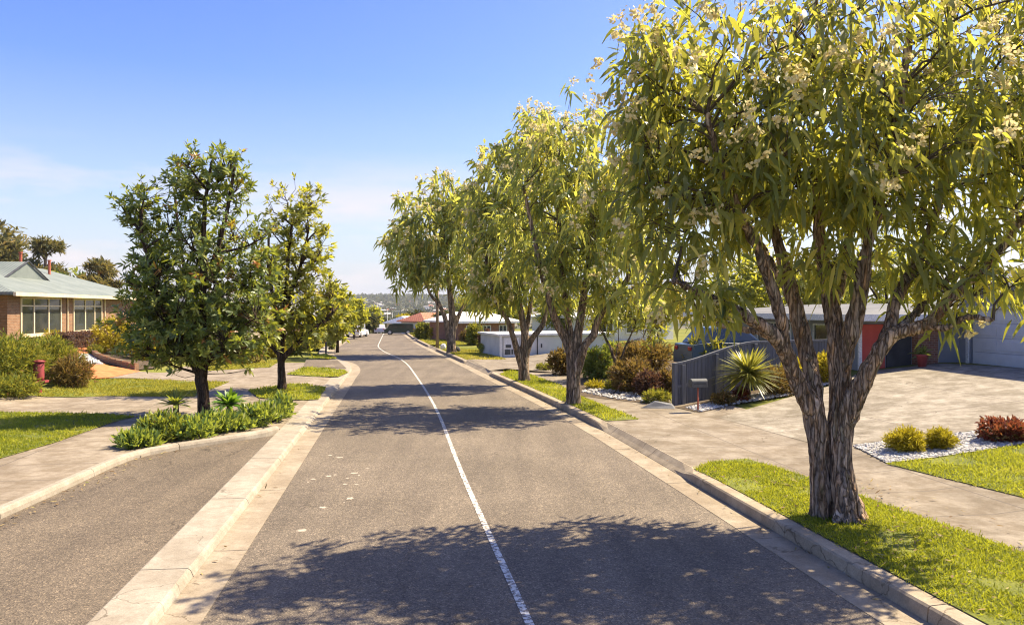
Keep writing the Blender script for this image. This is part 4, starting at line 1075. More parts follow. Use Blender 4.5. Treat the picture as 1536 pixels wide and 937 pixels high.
px_shrub('cone_shrub', 'green cone shaped shrub in front of the far pale house', 712, 517, 22, 32, 'juniper', 112, L=.3, W=.09, n=300)
px_shrub('purple_shrub', 'brown dome shaped shrub left of the low white building', 729, 527, 20, 30, 'purple', 113, L=.24, W=.08, n=240)
px_shrub('dark_shrub', 'dark wide mound of ground cover left of the low white building', 736, 530, 34, 15, 'gloss', 114, L=.24, W=.08, n=260)
px_shrub('olive_shrub', 'round olive shrub beside the far clipped green column', 632, 506, 15, 19, 'juniper', 115, L=.4, W=.14, n=200)
a = G(637, 507); b = G(645, 507)
hedge('clipped_column', 'tall clipped dark green column shrub by the far right verge', (a[0], a[1]), (b[0], b[1]), .7, 1.55, 'juniper', 116, 900, .16, .08, cat='shrub')
for k, (px, py, w, h, mt, lb) in enumerate(((655, 508, 22, 18, 'golden', 'yellow green bush behind the timber pole on the right'), (700, 512, 18, 16, 'rust', 'tawny bush below the far pale house'), (410, 535, 40, 24, 'golden', 'sunny low bush behind the second left street tree'), (478, 515, 36, 18, 'rust', 'brown garden bush beyond the short dark post'), (440, 531, 34, 22, 'juniper', 'dark garden bush right behind the second left trunk'))):
    px_shrub('garden_bush', lb, px, py, w, h, mt, 120 + k, L=.26, W=.08, n=240)

px_shrub('dark_shrub', 'dark rounded shrub against the low white building, beside the small bare tree', 922, 548, 46, 34, 'gloss', 117, L=.22, W=.07, n=360)
# fallen leaves
def litter(poly, n, seed, label, dz):
    rng = np.random.default_rng(seed); p = np.array(poly); lo = p.min(0); hi = p.max(0)
    x = rng.uniform(lo[0], hi[0], n * 6); y = rng.uniform(lo[1], hi[1], n * 6); k = inpoly(x, y, poly); x = x[k][:n]; y = y[k][:n]; n = len(x)
    z = H(x, y) + dz; d = unit(rng.normal(size=(n, 3)) * np.array([1, 1, .18])); s = unit(np.cross(d, np.array([0, 0, 1.0])) + rng.normal(size=(n, 3)) * .25)
    o = leaf_mesh('fallen_leaves', np.stack([x, y, z], 1), d, s, rng.uniform(.05, .13, n), rng.uniform(.018, .034, n), rng.uniform(-.2, .1, n), rng.random(n), M['litter'], None)
    tag(o, label, 'leaf litter', kind='stuff')
M['litter'] = leafmat('dry_leaf', [(0, (.10, .055, .025)), (.5, (.26, .17, .07)), (.8, (.38, .30, .12)), (1, (.16, .18, .05))], (.3, .2, .08), .2, .7, .2)
litter([(float(RX(y)) + .75, y) for y in (6, 9, 12, 15)] + [(6.5, 14), (7.6, 9), (8, 6)], 420, 301, 'dry leaves fallen on the lawn around the largest tree', .05)
litter([(float(RX(y)) + .28, y) for y in np.arange(5, 40, 1.5)] + [(float(RX(y)) + .47, y) for y in np.arange(38.5, 5, -1.5)], 520, 302, 'dry leaves gathered along the right gutter', .022)
litter([(float(LX(y)) - .44, y) for y in np.arange(4, 40, 1.5)] + [(float(LX(y)) - .25, y) for y in np.arange(38.5, 4, -1.5)], 120, 303, 'few dry leaves gathered along the left gutter', .018)
litter([(bay_line[i].x + .05, bay_line[i].y) for i in range(len(bay_line) - 2)] + [(bay_line[i].x + .45, bay_line[i].y - .12) for i in range(len(bay_line) - 3, 0, -1)], 260, 304, 'dry leaves along the kerb of the side bay', .03 - .09)
# small bare tree in the right garden
rng_ = np.random.default_rng(5)
gp = at(925, 566); Yg = gp[1]
glossy_tree('thin small tree with yellowing leaves in the garden before the low white building', (gp[0], gp[1]), stems_px([
    [(928, 572, 3, 0), (925, 550, 2.6, 0), (915, 520, 2.2, 0), (900, 490, 1.6, .2), (890, 455, 1, .3)], [(926, 552, 2, 0), (938, 520, 1.8, 0), (952, 490, 1.4, -.2), (960, 455, 1, -.2)], [(922, 545, 1.6, 0), (928, 510, 1.4, .3), (926, 470, 1, .4)], [(940, 515, 1.4, 0), (965, 505, 1, 0), (990, 515, .7, 0)]], Yg),
    [E(905, 468, 40, 34, Yg, 1.2), E(950, 455, 40, 40, Yg, 1.2), E(978, 490, 26, 26, Yg, .8)], 26, 190, 8, .34, .08, 55, .05, None, 'gloss_yel', gap=.25, name='garden_tree', rust=.02, barkm='bark_far')

# trees beyond
BG = 'trees standing beyond the houses'
simple_tree('tall_conifer', 'dark tall conifer at the extreme left edge above the green roof', -8, 322, 440, 92, 96, 'pine', 201, 1.1, .22, 420, 9, BG, 5, .3, 'bark_pine')
def umbrella_pine(label, px, py_top, wpx, Y, seed, thin=True):
    rng = np.random.default_rng(seed); s = Y / F; x = (px - CX) * s; z0 = Hs(x, Y); zt = CAMZ - (py_top - HZ) * s; h = zt - z0; r = wpx / 2 * s
    t = thing('pine_tree', label, 'tree', (x, Y, z0), BG)
    mb = MB(); mb.tube([(x, Y, z0 - .1), (x + .2, Y, z0 + h * .4), (x - .1, Y, z0 + h * .7), (x + .1, Y, z0 + h * .93)], [.32, .25, .18, .06], 8)
    env = []
    for k in range(9):
        a = rng.uniform(0, 2 * PI); q = r * rng.uniform(.25, .75); zz = z0 + h * rng.uniform(.55, .93)
        q *= 1.15 - .9 * max(0, (zz - z0) / h - .6)
        c = (x + math.cos(a) * q, Y + math.sin(a) * q, zz)
        mb.tube([(x, Y, zz - h * .12), (x + math.cos(a) * q * .6, Y + math.sin(a) * q * .6, zz - h * .05), c], [.11, .08, .04], 6)
        env.append((*c, r * .42, r * .42, h * .055))
    env.append((x, Y, z0 + h * .93, r * .5, r * .5, h * .07))
    mb.build('trunk', M['bark_pine'], t, True)
    pts, nor = envelope_points(env, 300, rng, 2.2, .1, .5, .2, seed)
    rosette_leaves('crown', pts, nor, 10, .75, .16, M['pine'], t, rng, .5, 0)
umbrella_pine('flat topped pine on a bare pinkish trunk behind the green roofed brick house', 69, 358, 56, 92, 211)
umbrella_pine('leaning sparse pine right of the green roof ridge, next to the dark street tree', 150, 392, 66, 86, 212)
simple_tree('bushy_tree', 'golden brown rounded tree low behind the green roof ridge', 54, 394, 450, 44, 84, 'pine', 202, .8, .2, 260, 8, BG)
simple_tree('bushy_tree', 'dark bushy tree between the two pines behind the green roof', 106, 396, 450, 62, 88, 'gloss', 203, .8, .26, 320, 8, BG)
simple_tree('bushy_tree', 'olive bushy tree behind the lower right end of the green roof', 134, 412, 455, 50, 80, 'pine', 204, .8, .2, 260, 8, BG)
simple_tree('bushy_tree', 'yellow green tree with open top beyond the second left street tree', 506, 412, 505, 58, 58, 'gloss_yel', 205, .5, .16, 420, 8, BG, trunk=.2)
simple_tree('bushy_tree', 'olive tree nearest the road where the left verge begins to drop', 531, 446, 500, 44, 84, 'gloss_yel', 206, .6, .2, 320, 8, BG, trunk=.15)
simple_tree('bushy_tree', 'dark round tree behind the pale lamp post left of the far road', 551, 468, 500, 32, 108, 'far_wood', 207, .7, .26, 260, 8, BG, trunk=.12)
simple_tree('bushy_tree', 'rounded golden green tree above the dark green van at the end of the road', 607, 471, 498, 30, 128, 'golden', 208, .6, .22, 320, 8, BG, trunk=.1)
simple_tree('bushy_tree', 'dark green tree just right of the golden tree at the end of the road', 627, 466, 498, 34, 150, 'far_wood', 209, .8, .3, 260, 8, BG, trunk=.12)
simple_tree('bushy_tree', 'tree half hidden behind the farthest drooping street tree', 722, 430, 505, 76, 92, 'gloss_yel', 210, .6, .2, 340, 8, BG)
simple_tree('bushy_tree', 'yellow leaved tree behind the low white building', 838, 432, 520, 90, 66, 'gloss_yel', 221, .5, .16, 360, 8, BG)
simple_tree('bushy_tree', 'spreading sunlit tree behind the garden left of the grey fence', 985, 418, 520, 110, 58, 'golden', 222, .5, .16, 420, 8, BG)
simple_tree('bushy_tree', 'sunlit tree behind the near right house, left of the largest trunk', 1125, 365, 520, 150, 54, 'gloss_yel', 223, .5, .16, 420, 8, BG)
simple_tree('bushy_tree', 'sunlit tree behind the near right house, right of the largest trunk', 1330, 350, 500, 170, 56, 'gloss_yel', 224, .5, .16, 420, 8, BG)
simple_tree('bushy_tree', 'broad green tree behind the left houses, seen between the two glossy street trees', 392, 452, 520, 70, 90, 'far_wood', 225, .7, .24, 320, 8, BG)
simple_tree('bushy_tree', 'dull green tree behind the dark left street tree', 270, 440, 520, 90, 95, 'far_wood', 226, .8, .28, 320, 8, BG)

for k, (px, pt, pb, w, Y, mt, lb) in enumerate(((648, 474, 500, 24, 112, 'gloss_yel', 'small sunny tree in front of the orange red roof'), (668, 466, 505, 34, 96, 'far_wood', 'dull tree between the orange red roof and the farthest street tree'), (592, 476, 498, 20, 140, 'far_wood', 'little tree just left of the golden tree at the end of the road'),
        (560, 460, 497, 26, 125, 'gloss_yel', 'upright yellow green tree left of the tallest street light'), (577, 472, 497, 18, 190, 'far_wood', 'small grey green tree between the pale street lights'), (700, 452, 500, 50, 100, 'far_wood', 'olive tree over the far pale flat roof'), (760, 448, 505, 60, 88, 'gloss_yel', 'loose tree behind the low white building near its left corner'), (622, 480, 500, 16, 135, 'gloss', 'tiny dark tree left of the small pale roofed house'))):
    simple_tree('bushy_tree', lb, px, pt, pb, w, Y, mt, 240 + k, .65, .22, 240, 8, BG, trunk=.12)

simple_tree('bushy_tree', 'bright yellow green tree over the roof of the near right house', 1225, 385, 520, 130, 50, 'gloss_yel', 261, .5, .16, 460, 8, BG)

# ================================================================== SMALL THINGS
def letterbox():
    x, y, z = at(1047, 617)
    t = thing('letterbox', 'dark grey letterbox with a rounded lid on a thin rusty red post', 'letterbox', (x, y, z))
    mb = MB(); mb.tube([(x, y, z - .1), (x, y, z + .74)], [.026, .026], 10); mb.build('post', M['rustpost'], t, True)
    # box: rounded top profile, long side to the street
    prof = [(-.13, 0)] + [(-.13 + .0, .16)] + [(.13 * -math.cos(a), .16 + .10 * math.sin(a)) for a in np.linspace(.3, PI - .3, 8)] + [(.13, .16), (.13, 0)]
    rz = .25; ca, sa = math.cos(rz), math.sin(rz)
    def ring(q): return [(x + q * ca - p * sa, y + q * sa + p * ca, z + .74 + h) for p, h in prof]
    mb = MB(); mb.loft(ring(-.26), ring(.26)); body = mb.build('box', M['boxgrey'], t, bevel=.008)
    mb = MB(); mb.loft([(x + q * ca - p * sa, y + q * sa + p * ca, z + .74 + h) for q, p, h in ((-.20, -.136, .10), (.20, -.136, .10), (.20, -.136, .135), (-.20, -.136, .135))],
                       [(x + q * ca - p * sa, y + q * sa + p * ca, z + .74 + h) for q, p, h in ((-.20, -.128, .10), (.20, -.128, .10), (.20, -.128, .135), (-.20, -.128, .135))])
    mb.build('slot', M['charcoal'], body)
    mb = MB(); mb.box((x, y, z + .732), (.30, .16, .012), rz); mb.build('bracket', M['charcoal'], t)
letterbox()
def red_pillar():
    x, y, z = at(58, 589); s = y / F; h = 47 * s
    t = thing('garden_post', 'dark red pillar letterbox with a round cap and cross plate among the junipers', 'post', (x, y, z))
    mb = MB(); mb.lathe((x, y, z - .1), [(.10, 0), (.10, .12 + h * .28)], 14); mb.build('stem', M['darkred'], t)
    mb = MB(); mb.box((x, y, z + h * .36), (.55, .36, .08), .2); mb.build('cross_plate', M['darkred'], t, bevel=.015)
    mb = MB(); mb.lathe((x, y, z + h * .36 + .053), [(.165, 0), (.175, .1), (.175, h * .53), (.16, h * .55)], 20); mb.build('drum', M['darkred'], t, True)
    mb = MB(); mb.lathe((x, y, z + h * .36 + .056 + h * .56), [(.2, 0), (.205, .05), (.14, .08), (.02, .09)], 20); mb.build('cap', M['darkred'], t, True)
red_pillar()
def short_post():
    x, y, z = at(489, 531)
    t = thing('marker_post', 'short dark marker post at the corner of the far left side bay', 'post', (x, y, z))
    mb = MB(); mb.box((x, y, z + .38), (.11, .11, .82)); mb.build('shaft', M['charcoal'], t, bevel=.01)
    mb = MB(); mb.box((x, y, z + .82), (.15, .15, .05), 0, .7); mb.build('cap', M['boxgrey'], t)
short_post()
for k, (px, py, lb) in enumerate(((665, 523, 'pale ball shaped stone left of the farthest street tree trunk'), (686, 528, 'dark stone leaning against the right of the farthest street tree trunk'))):
    x, y, z = at(px, py)
    bm = bmesh.new(); bmesh.ops.create_icosphere(bm, subdivisions=3, radius=1)
    for v in bm.verts:
        v.co *= 1 + .22 * mnoise.noise(v.co * 1.7 + Vector((k * 5, 0, 0))); v.co.x *= .22; v.co.y *= .2; v.co.z *= .24
        v.co += Vector((x, y, z + .17))
    me = bpy.data.meshes.new('garden_stone'); bm.to_mesh(me); bm.free()
    tag(link('garden_stone', me, M['white' if k == 0 else 'charcoal'], None, True), lb, 'stone')
# flat grey wedge stone by the fence post
x, y = G(985, 611); z = Hs(x, y)
mb = MB(); mb.add([(x - .55, y - .12, z), (x + .5, y - .35, z), (x + .62, y + .2, z), (x - .3, y + .35, z), (x - .05, y - .05, z + .2), (x + .45, y - .2, z + .10), (x + .5, y + .12, z + .12), (x - .05, y + .2, z + .2)], [(3, 2, 1, 0), (4, 5, 6, 7), (0, 1, 5, 4), (1, 2, 6, 5), (2, 3, 7, 6), (3, 0, 4, 7)])
tag(mb.build('edging_stone', M['fencecap'], None, bevel=.015), 'grey wedge shaped edging slab on the footpath by the fence end post', 'stone')
# low brick retaining wall on the brick drive
pts = smoothpts(resample(P((142, 526), (140, 533), (147, 539), (168, 546), (205, 555)), .4), 2)
mb = MB()
k0 = 0
for i, (a_, b_) in enumerate(zip(pts, pts[1:])):
    m_ = (a_ + b_) / 2; d_ = b_ - a_
    zz = Hs(m_.x, m_.y); mb.box((m_.x, m_.y, zz + .1), (d_.length + .01, .22, .4 + .002 * (i % 2)), math.atan2(d_.y, d_.x))
wl = thing('garden_wall', 'low curved brick edging wall around the yellow shrub bed', 'wall', (pts[0].x, pts[0].y, Hs(pts[0].x, pts[0].y)))
mb.build('brickwork', M['brick_l'], wl)

def fence():
    p = [G(1012, 608), G(1062, 597), G(1132, 585)]; q = (12.3, 28.3)
    line = resample([p[0], p[2], q], .35); z0 = Hs(*p[0])
    t = thing('timber_fence', 'weathered grey timber fence with a top rail that climbs then runs level behind the yucca', 'fence', (p[0][0], p[0][1], z0))
    tot = (Vector(p[2]) - Vector(p[0])).length
    def top(pt):
        u = min(1, (pt - Vector(p[0])).length / tot); return 1.50 + (2.17 - 1.50) * float(sstep(-.12, 1.05, u)) 
    mb = MB(); rs = random.Random(3); cap = []
    full = resample([p[0], p[2], q], .155)
    for i, (a, b) in enumerate(zip(full, full[1:])):
        m = (a + b) / 2; d = b - a; zt = top(m); zb = Hs(m.x, m.y) - .05
        mb.box((m.x, m.y, (zb + zt) / 2 + .0), (d.length - .012, .022 + .006 * (i % 2), zt - zb - .05), math.atan2(d.y, d.x))
    mb.build('palings', M['fence'], t)
    mb = MB()
    for i, (a, b) in enumerate(zip(line, line[1:])):
        n = Vector((-(b - a).y, (b - a).x)).normalized()
        za, zb = top(a), top(b)
        def sec(c, z): return [(c.x + n.x * o, c.y + n.y * o, z + h) for o, h in ((-.05, -.045), (.05, -.045), (.05, .03), (-.05, .03))]
        mb.loft(sec(a, za), sec(b, zb))
    mb.build('top_rail', M['fence'], t)
    for hh in (.45,):
        mb = MB()
        for i, (a, b) in enumerate(zip(line, line[1:])):
            n = Vector(((b - a).y, -(b - a).x)).normalized()
            za, zb = Hs(a.x, a.y) + hh * (top(a) - Hs(a.x, a.y)), Hs(b.x, b.y) + hh * (top(b) - Hs(b.x, b.y))
            def sec(c, z): return [(c.x + n.x * o, c.y + n.y * o, z + h) for o, h in ((.016, -.04), (.05, -.04), (.05, .04), (.016, .04))]
            mb.loft(sec(a, za), sec(b, zb))
        mb.build('rail', M['fence'], t)
    for i, f in enumerate((0, .09, .5, 1.0)):
        c = Vector(p[0]).lerp(Vector(p[2]), f); zt = top(c) + (.03 if i == 0 else -.06)
        mb = MB(); zb = Hs(c.x, c.y) - .1
        d = Vector(p[2]) - Vector(p[0]); n = Vector((d.y, -d.x)).normalized() * (.055 if i else 0)
        mb.box((c.x + n.x, c.y + n.y, (zb + zt) / 2), (.13, .13 if i == 0 else .08, zt - zb), math.atan2(d.y, d.x)); mb.build('post', M['fence'], t, bevel=.008)
fence()

# ================================================================== BUILDINGS
class Fr:
    """s along the facade, o outwards from it, z absolute"""
    def __init__(s, A, d, out): s.A = Vector(A); s.d = Vector(d).normalized(); s.n = Vector(out).normalized(); s.rz = math.atan2(s.d.y, s.d.x)
    def p(s, a, o, z): q = s.A + s.d * a + s.n * o; return (q.x, q.y, z)
    def box(s, mb, a0, a1, o0, o1, z0, z1):
        c = [s.p(a, o, z) for z in (z0, z1) for a, o in ((a0, o0), (a1, o0), (a1, o1), (a0, o1))]
        mb.add(c, [(3, 2, 1, 0), (4, 5, 6, 7), (0, 1, 5, 4), (1, 2, 6, 5), (2, 3, 7, 6), (3, 0, 4, 7)]); return mb
    def s_at(s, px, o=0):
        r = (px - CX) / F; q = s.A + s.n * o
        return (q.x - r * q.y) / (r * s.d.y - s.d.x)
def window(fr, root, s0, s1, z0, z1, mull=(), trans=(), o=0.0, fm='cream', fw=.07, label=None, glass='glass'):
    mb = MB()
    fr.box(mb, s0, s0 + fw, o + .003, o + .07, z0, z1); fr.box(mb, s1 - fw, s1, o + .003, o + .07, z0, z1)
    fr.box(mb, s0 + fw, s1 - fw, o + .003, o + .07, z0, z0 + fw); fr.box(mb, s0 + fw, s1 - fw, o + .003, o + .07, z1 - fw, z1)
    for m in mull: fr.box(mb, m - fw / 2, m + fw / 2, o + .004, o + .066, z0 + fw, z1 - fw)
    cuts = [s0 + fw] + [v for m in mull for v in (m - fw / 2, m + fw / 2)] + [s1 - fw]
    for zt in trans:
        for a, b in zip(cuts[::2], cuts[1::2]): fr.box(mb, a, b, o + .005, o + .06, zt - fw * .3, zt + fw * .3)
    w = mb.build('window', M[fm], root)
    mb = MB(); fr.box(mb, s0 + fw * .5, s1 - fw * .5, o + .002, o + .02, z0 + fw * .5, z1 - fw * .5)
    mb.build('pane', M[glass], w)
    mb = MB(); fr.box(mb, s0 - .05, s1 + .05, o + .003, o + .12, z0 - .08, z0 - .003); mb.build('sill', M[fm], w)
    return w
def hip(fr, mb, a0, a1, o0, o1, z0, rise, inset, th=.14, gable=False):
    om = (o0 + o1) / 2
    E_ = [fr.p(a0, o0, z0), fr.p(a1, o0, z0), fr.p(a1, o1, z0), fr.p(a0, o1, z0)]
    e2 = [(x, y, z + th) for x, y, z in E_]
    r = [fr.p(a0 + inset, om, z0 + th + rise), fr.p(a1 - inset, om, z0 + th + rise)]
    mb.add(E_ + e2 + r, [(3, 2, 1, 0), (0, 1, 5, 4), (1, 2, 6, 5), (2, 3, 7, 6), (3, 0, 4, 7), (4, 5, 9, 8), (5, 6, 9), (6, 7, 8, 9), (7, 4, 8)])

def brick_house():
    fr = Fr((-27.6, 42.0), (-.144, .9895), (.9895, .144)); zf = 1.62
    t = thing('brick_house', 'tan brick house with a pale green metal roof and tall cream framed windows at left', 'house', (*fr.p(0, 0, zf)[:2], 1.4))
    mb = MB(); fr.box(mb, 0, 22, -11, 0, 1.0, 4.05); fr.box(mb, -9, -.002, -10.5, -1.3, 1.0, 4.05); mb.build('wall', M['brick_l'], t)
    S = fr.s_at
    window(fr, t, S(30), S(91), zf + .12, 4.0, [S(50), S(72)], [zf + 1.85], fw=.12)
    window(fr, t, S(109), S(152), zf + .12, 4.0, [S(127), S(141)], [zf + 1.85], fw=.12)
    mb = MB(); hip(fr, mb, -.62, 22.6, -11.6, .62, 4.06, 2.1, 5.5, .16); rf = mb.build('roof', M['roof_green'], t)
    mb = MB(); hip(fr, mb, -9.6, 1.0, -11.1, -.7, 4.03, 1.7, 4.6, .16); mb.build('wing_roof', M['roof_green'], t)
    # gablet
    def tri(o, k=1): return [fr.p(7.4 - 3.3 * k, o, 5.02), fr.p(7.4 + 3.3 * k, o, 5.02), fr.p(7.4, o, 5.02 + 1.28 * k)]
    mb = MB(); mb.loft(tri(-2.3), tri(-6.2)); gb = mb.build('gable', M['roof_green'], rf)
    mb = MB()
    for sg in (-1, 1):
        A_, B_ = fr.p(7.4 + sg * 3.35, -2.22, 5.0), fr.p(7.4, -2.22, 6.34)
        mb.tube([A_, B_], [.06, .06], 6)
    mb.build('barge_board', M['charcoal'], rf)
    mb = MB(); fr.box(mb, -.66, 22.64, .60, .74, 4.0, 4.2); mb.build('gutter', M['cream'], t)
    mb = MB(); fr.box(mb, -9.7, -.67, -.66, -.54, 3.98, 4.2); mb.build('fascia', M['rustpost'], t)
    for a, o, z0, z1 in ((7.9, -2.9, 5.6, 6.85), (14.6, -4.0, 5.6, 6.75)):
        mb = MB(); c = fr.p(a, o, z0); mb.lathe(c, [(.09, 0), (.09, z1 - z0), (.13, z1 - z0 + .02), (.13, z1 - z0 + .1)], 10); mb.build('flue', M['rustpost'], rf)
    for px in (100, 156):
        a = S(px); mb = MB(); mb.tube([fr.p(a, .06, 1.4), fr.p(a, .06, 4.0)], [.045, .045], 8); mb.build('downpipe', M['cream'], t)
brick_house()

def garage_house():
    fr = Fr((13.0, 28.7), (-.144, .9895), (-.9895, -.144)); zb = .6
    t = thing('garage_house', 'blue grey house with a sectional garage door, brick pier and red entry panel at right', 'house', (13.0, 28.7, .95))
    mb = MB(); fr.box(mb, 0, 15, -9, 0, .3, 3.05); mb.build('wall', M['bluegrey'], t)
    # entry wall facing the camera: own frame
    fe = Fr((13.0, 28.7), (.9895, .144), (.144, -.9895))
    mb = MB(); fe.box(mb, .03, .98, .004, .07, .8, 2.72); mb.build('entry_panel', M['red'], t, bevel=.01)
    mb = MB(); fe.box(mb, -.09, .02, .003, .11, .7, 3.0); mb.build('corner_post', M['white'], t)
    mb = MB(); fe.box(mb, 1.05, 2.06, .003, .05, .9, 3.0); d = mb.build('door', M['charcoal'], t)
    mb = MB(); fe.box(mb, 1.14, 1.19, .052, .10, 1.95, 2.1); mb.build('handle', M['rim'], d)
    mb = MB(); fe.box(mb, 2.12, 2.95, .003, .35, .8, 3.04); mb.build('pier', M['brick_r'], t)
    mb = MB(); mb.tube([fe.p(3.1, .08, 1.0), fe.p(3.1, .08, 3.0)], [.05, .05], 8); mb.build('downpipe', M['white'], t)
    # low hip roof with deep fascia
    mb = MB(); hip(fr, mb, -1.0, 15.6, -9.6, .9, 3.06, .45, 4.6, .02); rf = mb.build('roof', M['roof_grey'], t)
    mb = MB(); fr.box(mb, -1.06, 15.66, .90, .96, 2.86, 3.1); fr.box(mb, -1.06, -1.002, -3.0, .898, 2.86, 3.1); mb.build('fascia', M['white'], t)
    for a, b in ((1.0, 3.2), (5.0, 8.2), (10.5, 13.5)): window(fr, t, a, b, 1.35, 2.7, [(a + b) / 2], [], fm='white')
    # garage block
    fg = Fr((17.05, 29.3), (.144, -.9895), (-.9895, -.144))
    mb = MB()
    fg.box(mb, .0, .5, -7, 0, .5, 3.9); fg.box(mb, 5.6, 6.4, -7, 0, .5, 3.9); fg.box(mb, .5, 5.6, -7, 0, 3.32, 3.9); fg.box(mb, .5, 5.6, -7, -.4, .5, 3.318)
    mb.build('garage_wall', M['bluegrey'], t)
    fg2 = fg; zt0 = 1.17
    mb = MB()
    for r in range(4):
        z0 = zt0 + r * .535
        fg.box(mb, .56, 5.54, -.16, -.12, z0, z0 + .527)
        for c in range(4):
            a0 = .56 + c * 1.245 + .08
            fg.box(mb, a0, a0 + 1.085, -.118, -.103, z0 + .09, z0 + .44)
    mb.build('garage_door', M['garage'], t, bevel=.006)
    mb = MB(); fg.box(mb, .42, .55, .004, .06, 1.0, 3.36); fg.box(mb, 5.55, 5.68, .004, .06, 1.0, 3.36); fg.box(mb, .552, 5.548, .005, .06, 3.3, 3.4); mb.build('door_frame', M['white'], t)
    mb = MB(); hip(fg, mb, -.5, 6.9, -7.5, .55, 3.92, 1.3, 3.2, .16); mb.build('garage_roof', M['roof_grey'], t)
garage_house()
# wheelie-style bin? the small dark object by the entry: a potted plant
x, y = 14.9, 27.9; z = Hs(x, y)
pt = thing('potted_plant', 'dark red pot with a small bluish plant by the house entry', 'pot plant', (x, y, z))
mb = MB(); mb.lathe((x, y, z - .01), [(.13, 0), (.19, .4), (.21, .42), (.21, .47), (.17, .47)], 14); mb.build('pot', M['darkred'], pt, True)
rg = np.random.default_rng(8); n = 90; dd = unit(rdir(n, rg) + np.array([0, 0, .9]))
leaf_mesh('foliage', np.tile([x, y, z + .47], (n, 1)) + rg.normal(size=(n, 3)) * .05, dd, perp(dd, rg), rg.uniform(.2, .5, n), rg.uniform(.03, .06, n), rg.uniform(0, .4, n), rg.random(n), M['gloss'], pt)

def low_white_building():
    a = Vector(G(750, 536)); fr = Fr(a, (.958, .287), (.287, -.958)); z0 = Hs(a.x, a.y) - .1; zt = z0 + 1.58
    t = thing('low_white_building', 'long low white walled outbuilding with meter panels behind the third street tree', 'building', (a.x, a.y, z0 + .1))
    mb = MB(); fr.box(mb, 0, 8.0, -5, 0, z0 - .3, zt - .1); mb.build('wall', M['white_wall'], t)
    mb = MB(); fr.box(mb, -.18, 8.2, -5.2, .18, zt - .095, zt + .03); mb.build('roof', M['white'], t)
    mb = MB(); fr.box(mb, -.04, .1, .004, .12, z0, zt - .1); mb.build('corner_post', M['white'], t)
    mb = MB(); fr.box(mb, .22, 1.25, .003, .06, z0 + .12, zt - .22); pn = mb.build('meter_panel', M['white'], t, bevel=.01)
    for s0, s1, h0, h1 in ((.36, .72, .72, .92), (.3, .68, .28, .62), (.74, .86, .3, .62), (.92, 1.12, .3, .62)):
        mb = MB(); fr.box(mb, s0, s1, .063, .085, z0 + h0, z0 + h1); mb.build('vent', M['boxgrey'], pn)
    mb = MB(); fr.box(mb, 2.55, 5.2, .003, .05, z0 + .25, zt - .16); dr_ = mb.build('door', M['white_wall'], t, bevel=.012)
    mb = MB(); fr.box(mb, 2.5, 2.548, .003, .06, z0 + .2, zt - .12); fr.box(mb, 2.548, 5.2, .003, .055, z0 + .2, z0 + .247); mb.build('door_frame', M['charcoal'], t)
    mb = MB(); fr.box(mb, 2.75, 2.83, .052, .09, z0 + .7, z0 + .95); mb.build('handle', M['charcoal'], dr_)
low_white_building()

def far_house(label, px0, px1, Y0, dY, zb, ze, zr, wall, roof, depth=7, wins=2, name='house', group='houses farther along the street', fm='white'):
    A = ((px0 - CX) / F * Y0, Y0); B = ((px1 - CX) / F * (Y0 + dY), Y0 + dY)
    d = Vector((B[0] - A[0], B[1] - A[1])); ln = d.length; fr = Fr(A, d, (d.y, -d.x))
    t = thing(name, label, 'house', (A[0], A[1], zb), group)
    mb = MB(); fr.box(mb, 0, ln, -depth, 0, zb - .6, ze); mb.build('wall', M[wall], t)
    mb = MB(); hip(fr, mb, -.5, ln + .5, -depth - .5, .5, ze + .01, zr - ze, min(ln * .3, depth * .5), .14); mb.build('roof', M[roof], t)
    w = ln / (wins * 2 + 1)
    h = ze - zb
    for k in range(wins):
        window(fr, t, w * (2 * k + 1), w * (2 * k + 2), zb + h * .38, ze - h * .14, [w * (2 * k + 1.5)], [], fm=fm)
    mb = MB(); fr.box(mb, -.52, ln + .52, .505, .58, ze - .06, ze + .16); mb.build('gutter', M['white'], t)
    return t
far_house('pale flat roofed house with dark windows behind the farthest street tree', 686, 772, 74, 3, .1, 1.95, 2.85, 'brick_r', 'roof_white', 7, 3)
far_house('white house with an orange red roof near the end of the road on the right', 640, 690, 100, 3, -.35, 1.5, 2.65, 'white', 'roof_red', 7, 2)
far_house('small pale roofed house beside the far clipped column shrub', 620, 642, 118, 2, -1.0, .95, 2.0, 'cream', 'roof_white', 7, 1)
far_house('cream house hidden behind the two glossy left street trees', 300, 430, 66, 6, 1.1, 3.3, 4.9, 'cream', 'roof_grey', 8, 3)
far_house('grey roofed house beyond the second left street tree', 428, 505, 92, 6, .9, 2.5, 3.9, 'brick_l', 'roof_grey', 8, 2)
far_house('terracotta roofed house seen past the lower right end of the green roof', 128, 190, 74, 8, 1.5, 4.0, 5.7, 'cream', 'roof_red', 8, 2)
far_house('white walled house behind the garden trees right of the low white building', 880, 1010, 62, 5, .5, 2.5, 3.4, 'white', 'roof_white', 8, 3)

